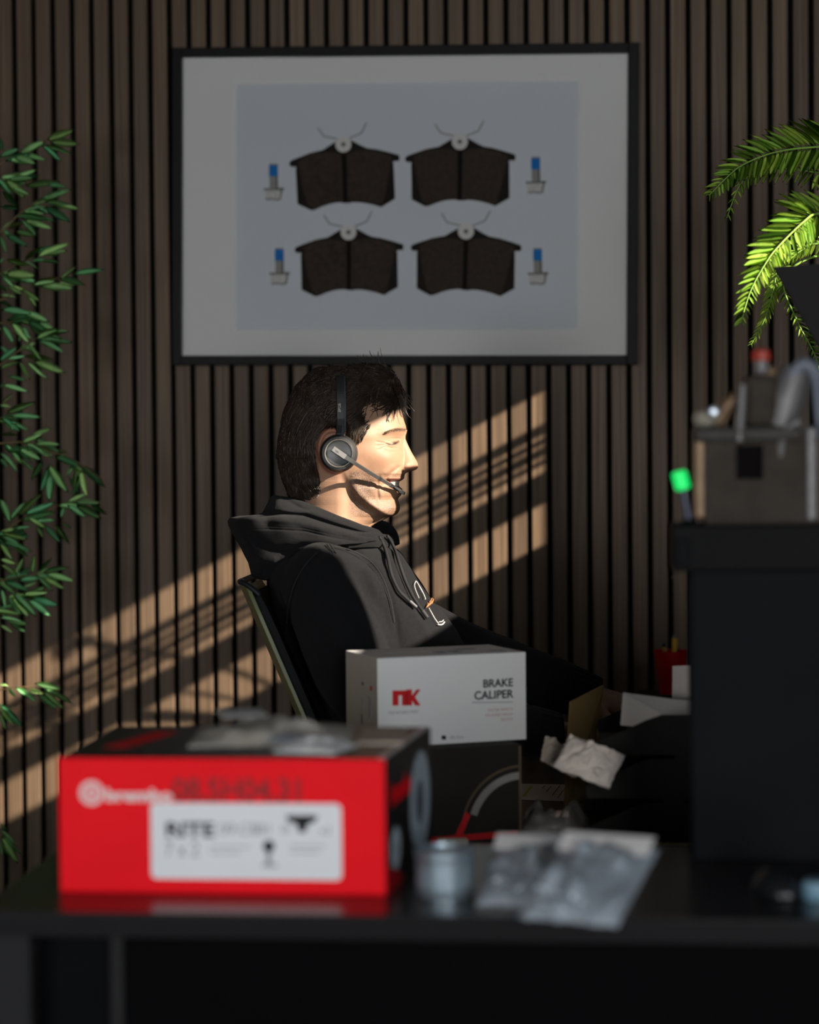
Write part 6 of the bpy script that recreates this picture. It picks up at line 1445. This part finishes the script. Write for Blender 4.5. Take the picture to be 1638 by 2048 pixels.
for k, (px, top) in enumerate(((-85, 330), (-130, 250), (-185, 420))):
    a = at(px, top, DB + 0.03 * (k - 1)); f = Vector((a.x + 0.03 * (1 - k), a.y, 0.30)); P = [f.lerp(a, i / 8) for i in range(9)]
    link('cane', tube(P, [0.011 - 0.006 * i / 8 for i in range(9)], 10), M_twig, bam, world=True)
for k in range(34):                                            # the rest of the foliage, to the left of the frame
    px, py = rp.uniform(-260, -12), rp.uniform(230, 1650); d0 = DB + rp.uniform(-.14, .14); a = rp.uniform(-.7, .9); L = rp.uniform(45, 65); s_ = rp.choice((1, 1, -1))
    place_leaf(rp.choice(BL), 'leaf', at(px, py, d0), at(px + s_ * L * math.cos(a), py + L * math.sin(a), d0 + rp.uniform(-.04, .04)), -CF + UP * rp.uniform(.2, 1), bam, rp.uniform(.85, 1.2))
for k in range(125):                                            # fuller sprays along the twigs in view
    src, oy = rp.choice(((TW3, 240), (TW4, 760))); tw = [conv(*map(float, q_.split(',')), oy) for q_ in rp.choice(src.split('|')).split()]
    i = rp.randrange(len(tw) - 1); u_ = rp.random(); x = tw[i][0] * (1 - u_) + tw[i + 1][0] * u_; y = tw[i][1] * (1 - u_) + tw[i + 1][1] * u_
    if x < -12 or x > 150: continue
    a = rp.uniform(-.5, 1.0); L = rp.uniform(36, 56); d0 = DB + rp.uniform(-.08, .1)
    place_leaf(rp.choice(BL), 'leaf', at(x, y, d0), at(x + L * math.cos(a), y + L * math.sin(a), d0 + rp.uniform(-.03, .03)), -CF + UP * rp.uniform(.1, .7) + CR * rp.uniform(-.3, .6), bam, rp.uniform(.85, 1.2))
link('pot', lathe([(0.13, 0), (0.17, 0.30), (0.172, 0.32), (0.160, 0.32), (0.155, 0.30), (0.150, 0.285), (0.001, 0.285)], 40), M_pot, bam); smooth(bam.children[-1], 0.6)
link('soil', lathe([(0.151, 0.286), (0.10, 0.296), (0.001, 0.299)], 32, cap=False), M_soil, bam)

# ---- tapered planter on a short stand behind the black cabinet
DP = 3.06
pa = at(1543, 534, DP); slope = (1638 - 1543) / (699 - 534); PHS, PH, PROT = 0.115, 0.155, math.radians(-30)
rim_z = pa.z; cx_, cy_ = pa.x + PHS * 1.366, pa.y + PHS * 0.366
pot = thing('tapered_planter', 'dark grey flat-sided planter, widening upwards, below the palm fronds', 'planter', (cx_, cy_, RZ), PROT)
sz_ = rim_z - PH - RZ; w0 = PHS - PH * slope / 1.366
def planter():
    b = bmesh.new(); t = 0.010
    def sq(w, z): return [b.verts.new((sx * w, sy * w, z)) for sx, sy in ((-1, -1), (1, -1), (1, 1), (-1, 1))]
    rings = [sq(w0, sz_), sq(PHS, sz_ + PH), sq(PHS - t, sz_ + PH), sq(PHS - t - .02, sz_ + PH - .04)]
    b.faces.new(rings[0][::-1])
    for A, B in zip(rings, rings[1:]):
        for k in range(4): b.faces.new((A[k], A[(k + 1) % 4], B[(k + 1) % 4], B[k]))
    b.faces.new(rings[-1])
    bmesh.ops.bevel(b, geom=[e for e in b.edges if abs(e.verts[0].co.z - e.verts[1].co.z) > 0.1], offset=0.004, segments=2, affect='EDGES'); return b
link('bowl', planter(), M_pot, pot)
link('column', lathe([(0.020, 0.010), (0.020, sz_ + 0.002)], 20), M_chleg, pot); link('foot_plate', box(0, 0, 0.005, 0.14, 0.14, 0.010, bev=0.002), M_chleg, pot)
# ---- palm standing on the floor to the right of the rear desk
px0 = Vector((0.92, -0.62, 0))
palm = thing('potted_palm', 'palm with feathery light green fronds reaching in at the right edge', 'plant', px0)
link('pot', lathe([(0.13, 0), (0.17, 0.34), (0.172, 0.36), (0.160, 0.36), (0.155, 0.34), (0.150, 0.325), (0.001, 0.325)], 40), M_pot, palm); smooth(palm.children[-1], 0.6)
link('soil', lathe([(0.151, 0.326), (0.10, 0.336), (0.001, 0.339)], 32, cap=False), M_soil, palm)
link('trunk', tube(spline([(0, 0, 0.32), (0.01, 0.01, 0.7), (-0.02, 0, 1.10), (-0.03, -0.02, 1.30)], 6), [0.034, 0.033, 0.03, 0.03, 0.03, 0.03, 0.03, 0.029, 0.029, 0.029, 0.028, 0.028, 0.028, 0.028, 0.028, 0.027, 0.027, 0.026, 0.024], 14), mat('palm_trunk', (0.09, 0.065, 0.04), 0.85, var=0.3, vscale=30, stretch=(1, 1, 4), bump=0.6, bscale=60), palm)
PLM = [leaf_mesh('leaflet', w, f, d, t, 5, 0.3) for w, f, d, t in ((0.24, 0.35, 0.06, 0.15), (0.21, 0.3, 0.12, -0.2), (0.26, 0.3, 0.02, 0.0))]
for me in PLM: me.materials.append(M_palm)
def c5(x, y): return 1380 + x / 3.938, 200 + y / 3.938
def frond(pts, d, n, up_len, dn_len, up_ang, dn_ang, t0=0.0, taper=0.8, dip=0.25, joined=False):
    """rachis through the points (crop units), leaflets on both sides shrinking to the tip"""
    ds = d if isinstance(d, (list, tuple)) else [d] * len(pts)
    P2 = spline([Vector((x, y, 0)) for x, y in pts], 8); D = np.interp(np.linspace(0, len(ds) - 1, len(P2)), range(len(ds)), ds)
    P = [at(*c5(p.x, p.y), float(q_)) for p, q_ in zip(P2, D)]
    stalk = spline([CROWN, CROWN.lerp(P[0], .5) + UP * 0.05, P[0]], 6); link('stalk', tube(stalk, 0.0034, 6), M_palmd, palm, world=True)
    fr = link('rachis', tube(P, [0.0024 - 0.0018 * i / (len(P) - 1) for i in range(len(P))], 6), M_palmd, palm, world=True)
    mass = bmesh.new()
    for k in range(n):
        t = t0 + (1 - t0) * (k + 0.3) / n; f = t * (len(P2) - 1); i = min(int(f), len(P2) - 2); u_ = f - i
        p2 = P2[i].lerp(P2[i + 1], u_); tg = (P2[i + 1] - P2[i]).normalized(); dd = float(np.interp(f, range(len(D)), D))
        env = min(1, 0.55 + 1.6 * t) * (1 - taper * t ** 1.8)
        for s_, ln, ang in ((1, up_len, up_ang), (-1, dn_len, dn_ang)):
            if not ln: continue
            a = math.radians(ang * (1 - 0.35 * t) + rp.uniform(-6, 6)) * s_
            dr = Vector((tg.x * math.cos(a) - tg.y * math.sin(a), tg.x * math.sin(a) + tg.y * math.cos(a), 0)); L = ln * env * rp.uniform(.88, 1.1)
            b0 = at(*c5(p2.x, p2.y), dd); b1 = at(*c5(p2.x + dr.x * L, p2.y + dr.y * L), dd - s_ * 0 + dip * L / 3.938 * mpp(dd) * rp.uniform(-.8, 1.2) * (-1 if s_ > 0 else 1))
            o = place_leaf(rp.choice(PLM), 'leaflet', b0, b1, (-CF * 0.8 + UP * 0.8 + CR * 0.3 * s_), palm, rp.uniform(.85, 1.2))
            if joined:
                n0 = len(mass.verts); mass.from_mesh(o.data); mass.verts.ensure_lookup_table()
                bmesh.ops.transform(mass, matrix=o.matrix_basis, verts=mass.verts[n0:]); bpy.data.objects.remove(o, do_unlink=True)
    if joined: smooth(tag(link('leaflet_mass', mass, M_palm, palm), kind='stuff'))
    else: mass.free()
CROWN = Vector((0.89, -0.64, 1.30))
frond([(1900, 560), (1500, 380), (1240, 345), (1016, 368), (800, 388), (600, 432), (400, 520), (280, 620), (150, 752)], [3.48, 3.45, 3.42, 3.40, 3.38, 3.36, 3.35, 3.34, 3.33], 42, 370, 300, 50, 66, 0.10)
frond([(1800, 720), (1450, 600), (1200, 575), (1016, 572), (800, 545), (560, 562), (400, 660), (290, 928)], 3.50, 28, 150, 190, 40, 75, 0.14, 0.7)
frond([(1800, 1150), (1350, 900), (1016, 895), (900, 955), (700, 1150), (600, 1280), (480, 1500), (400, 1755)], [3.42, 3.38, 3.33, 3.30, 3.28, 3.26, 3.25, 3.24], 42, 370, 250, 52, 74, 0.12)
frond([(1800, 1250), (1350, 1070), (1016, 1120), (900, 1170), (780, 1260)], 3.40, 16, 170, 150, 40, 60, 0.15, joined=True)
frond([(1500, 1220), (1000, 1130), (720, 1280), (660, 1480), (590, 1720), (480, 1930)], 3.46, 26, 190, 170, 45, 45, 0.2, joined=True)
frond([(1500, 1250), (1000, 1230), (740, 1420), (850, 1750), (985, 2010), (1040, 2240)], 3.44, 26, 110, 200, 50, 55, 0.3)
frond([(2000, 900), (2050, 500), (2200, 420), (2500, 640)], 3.45, 18, 240, 240, 55, 60, 0.2, joined=True)
frond([(2000, 1000), (2200, 800), (2400, 900), (2600, 1300)], 3.40, 18, 240, 240, 55, 60, 0.2, joined=True)

# ================================================================= lettering becomes plain mesh
_dg = bpy.context.evaluated_depsgraph_get()
for o in [o for o in S.objects if o.type == 'FONT']:
    me = bpy.data.meshes.new_from_object(o.evaluated_get(_dg)); nm = o.name.split('.')[0]
    n = bpy.data.objects.new(nm + '_', me); COL.objects.link(n); n.parent = o.parent; n.matrix_basis = o.matrix_basis.copy()
    cu = o.data; bpy.data.objects.remove(o, do_unlink=True); bpy.data.curves.remove(cu); n.name = nm; me.name = nm
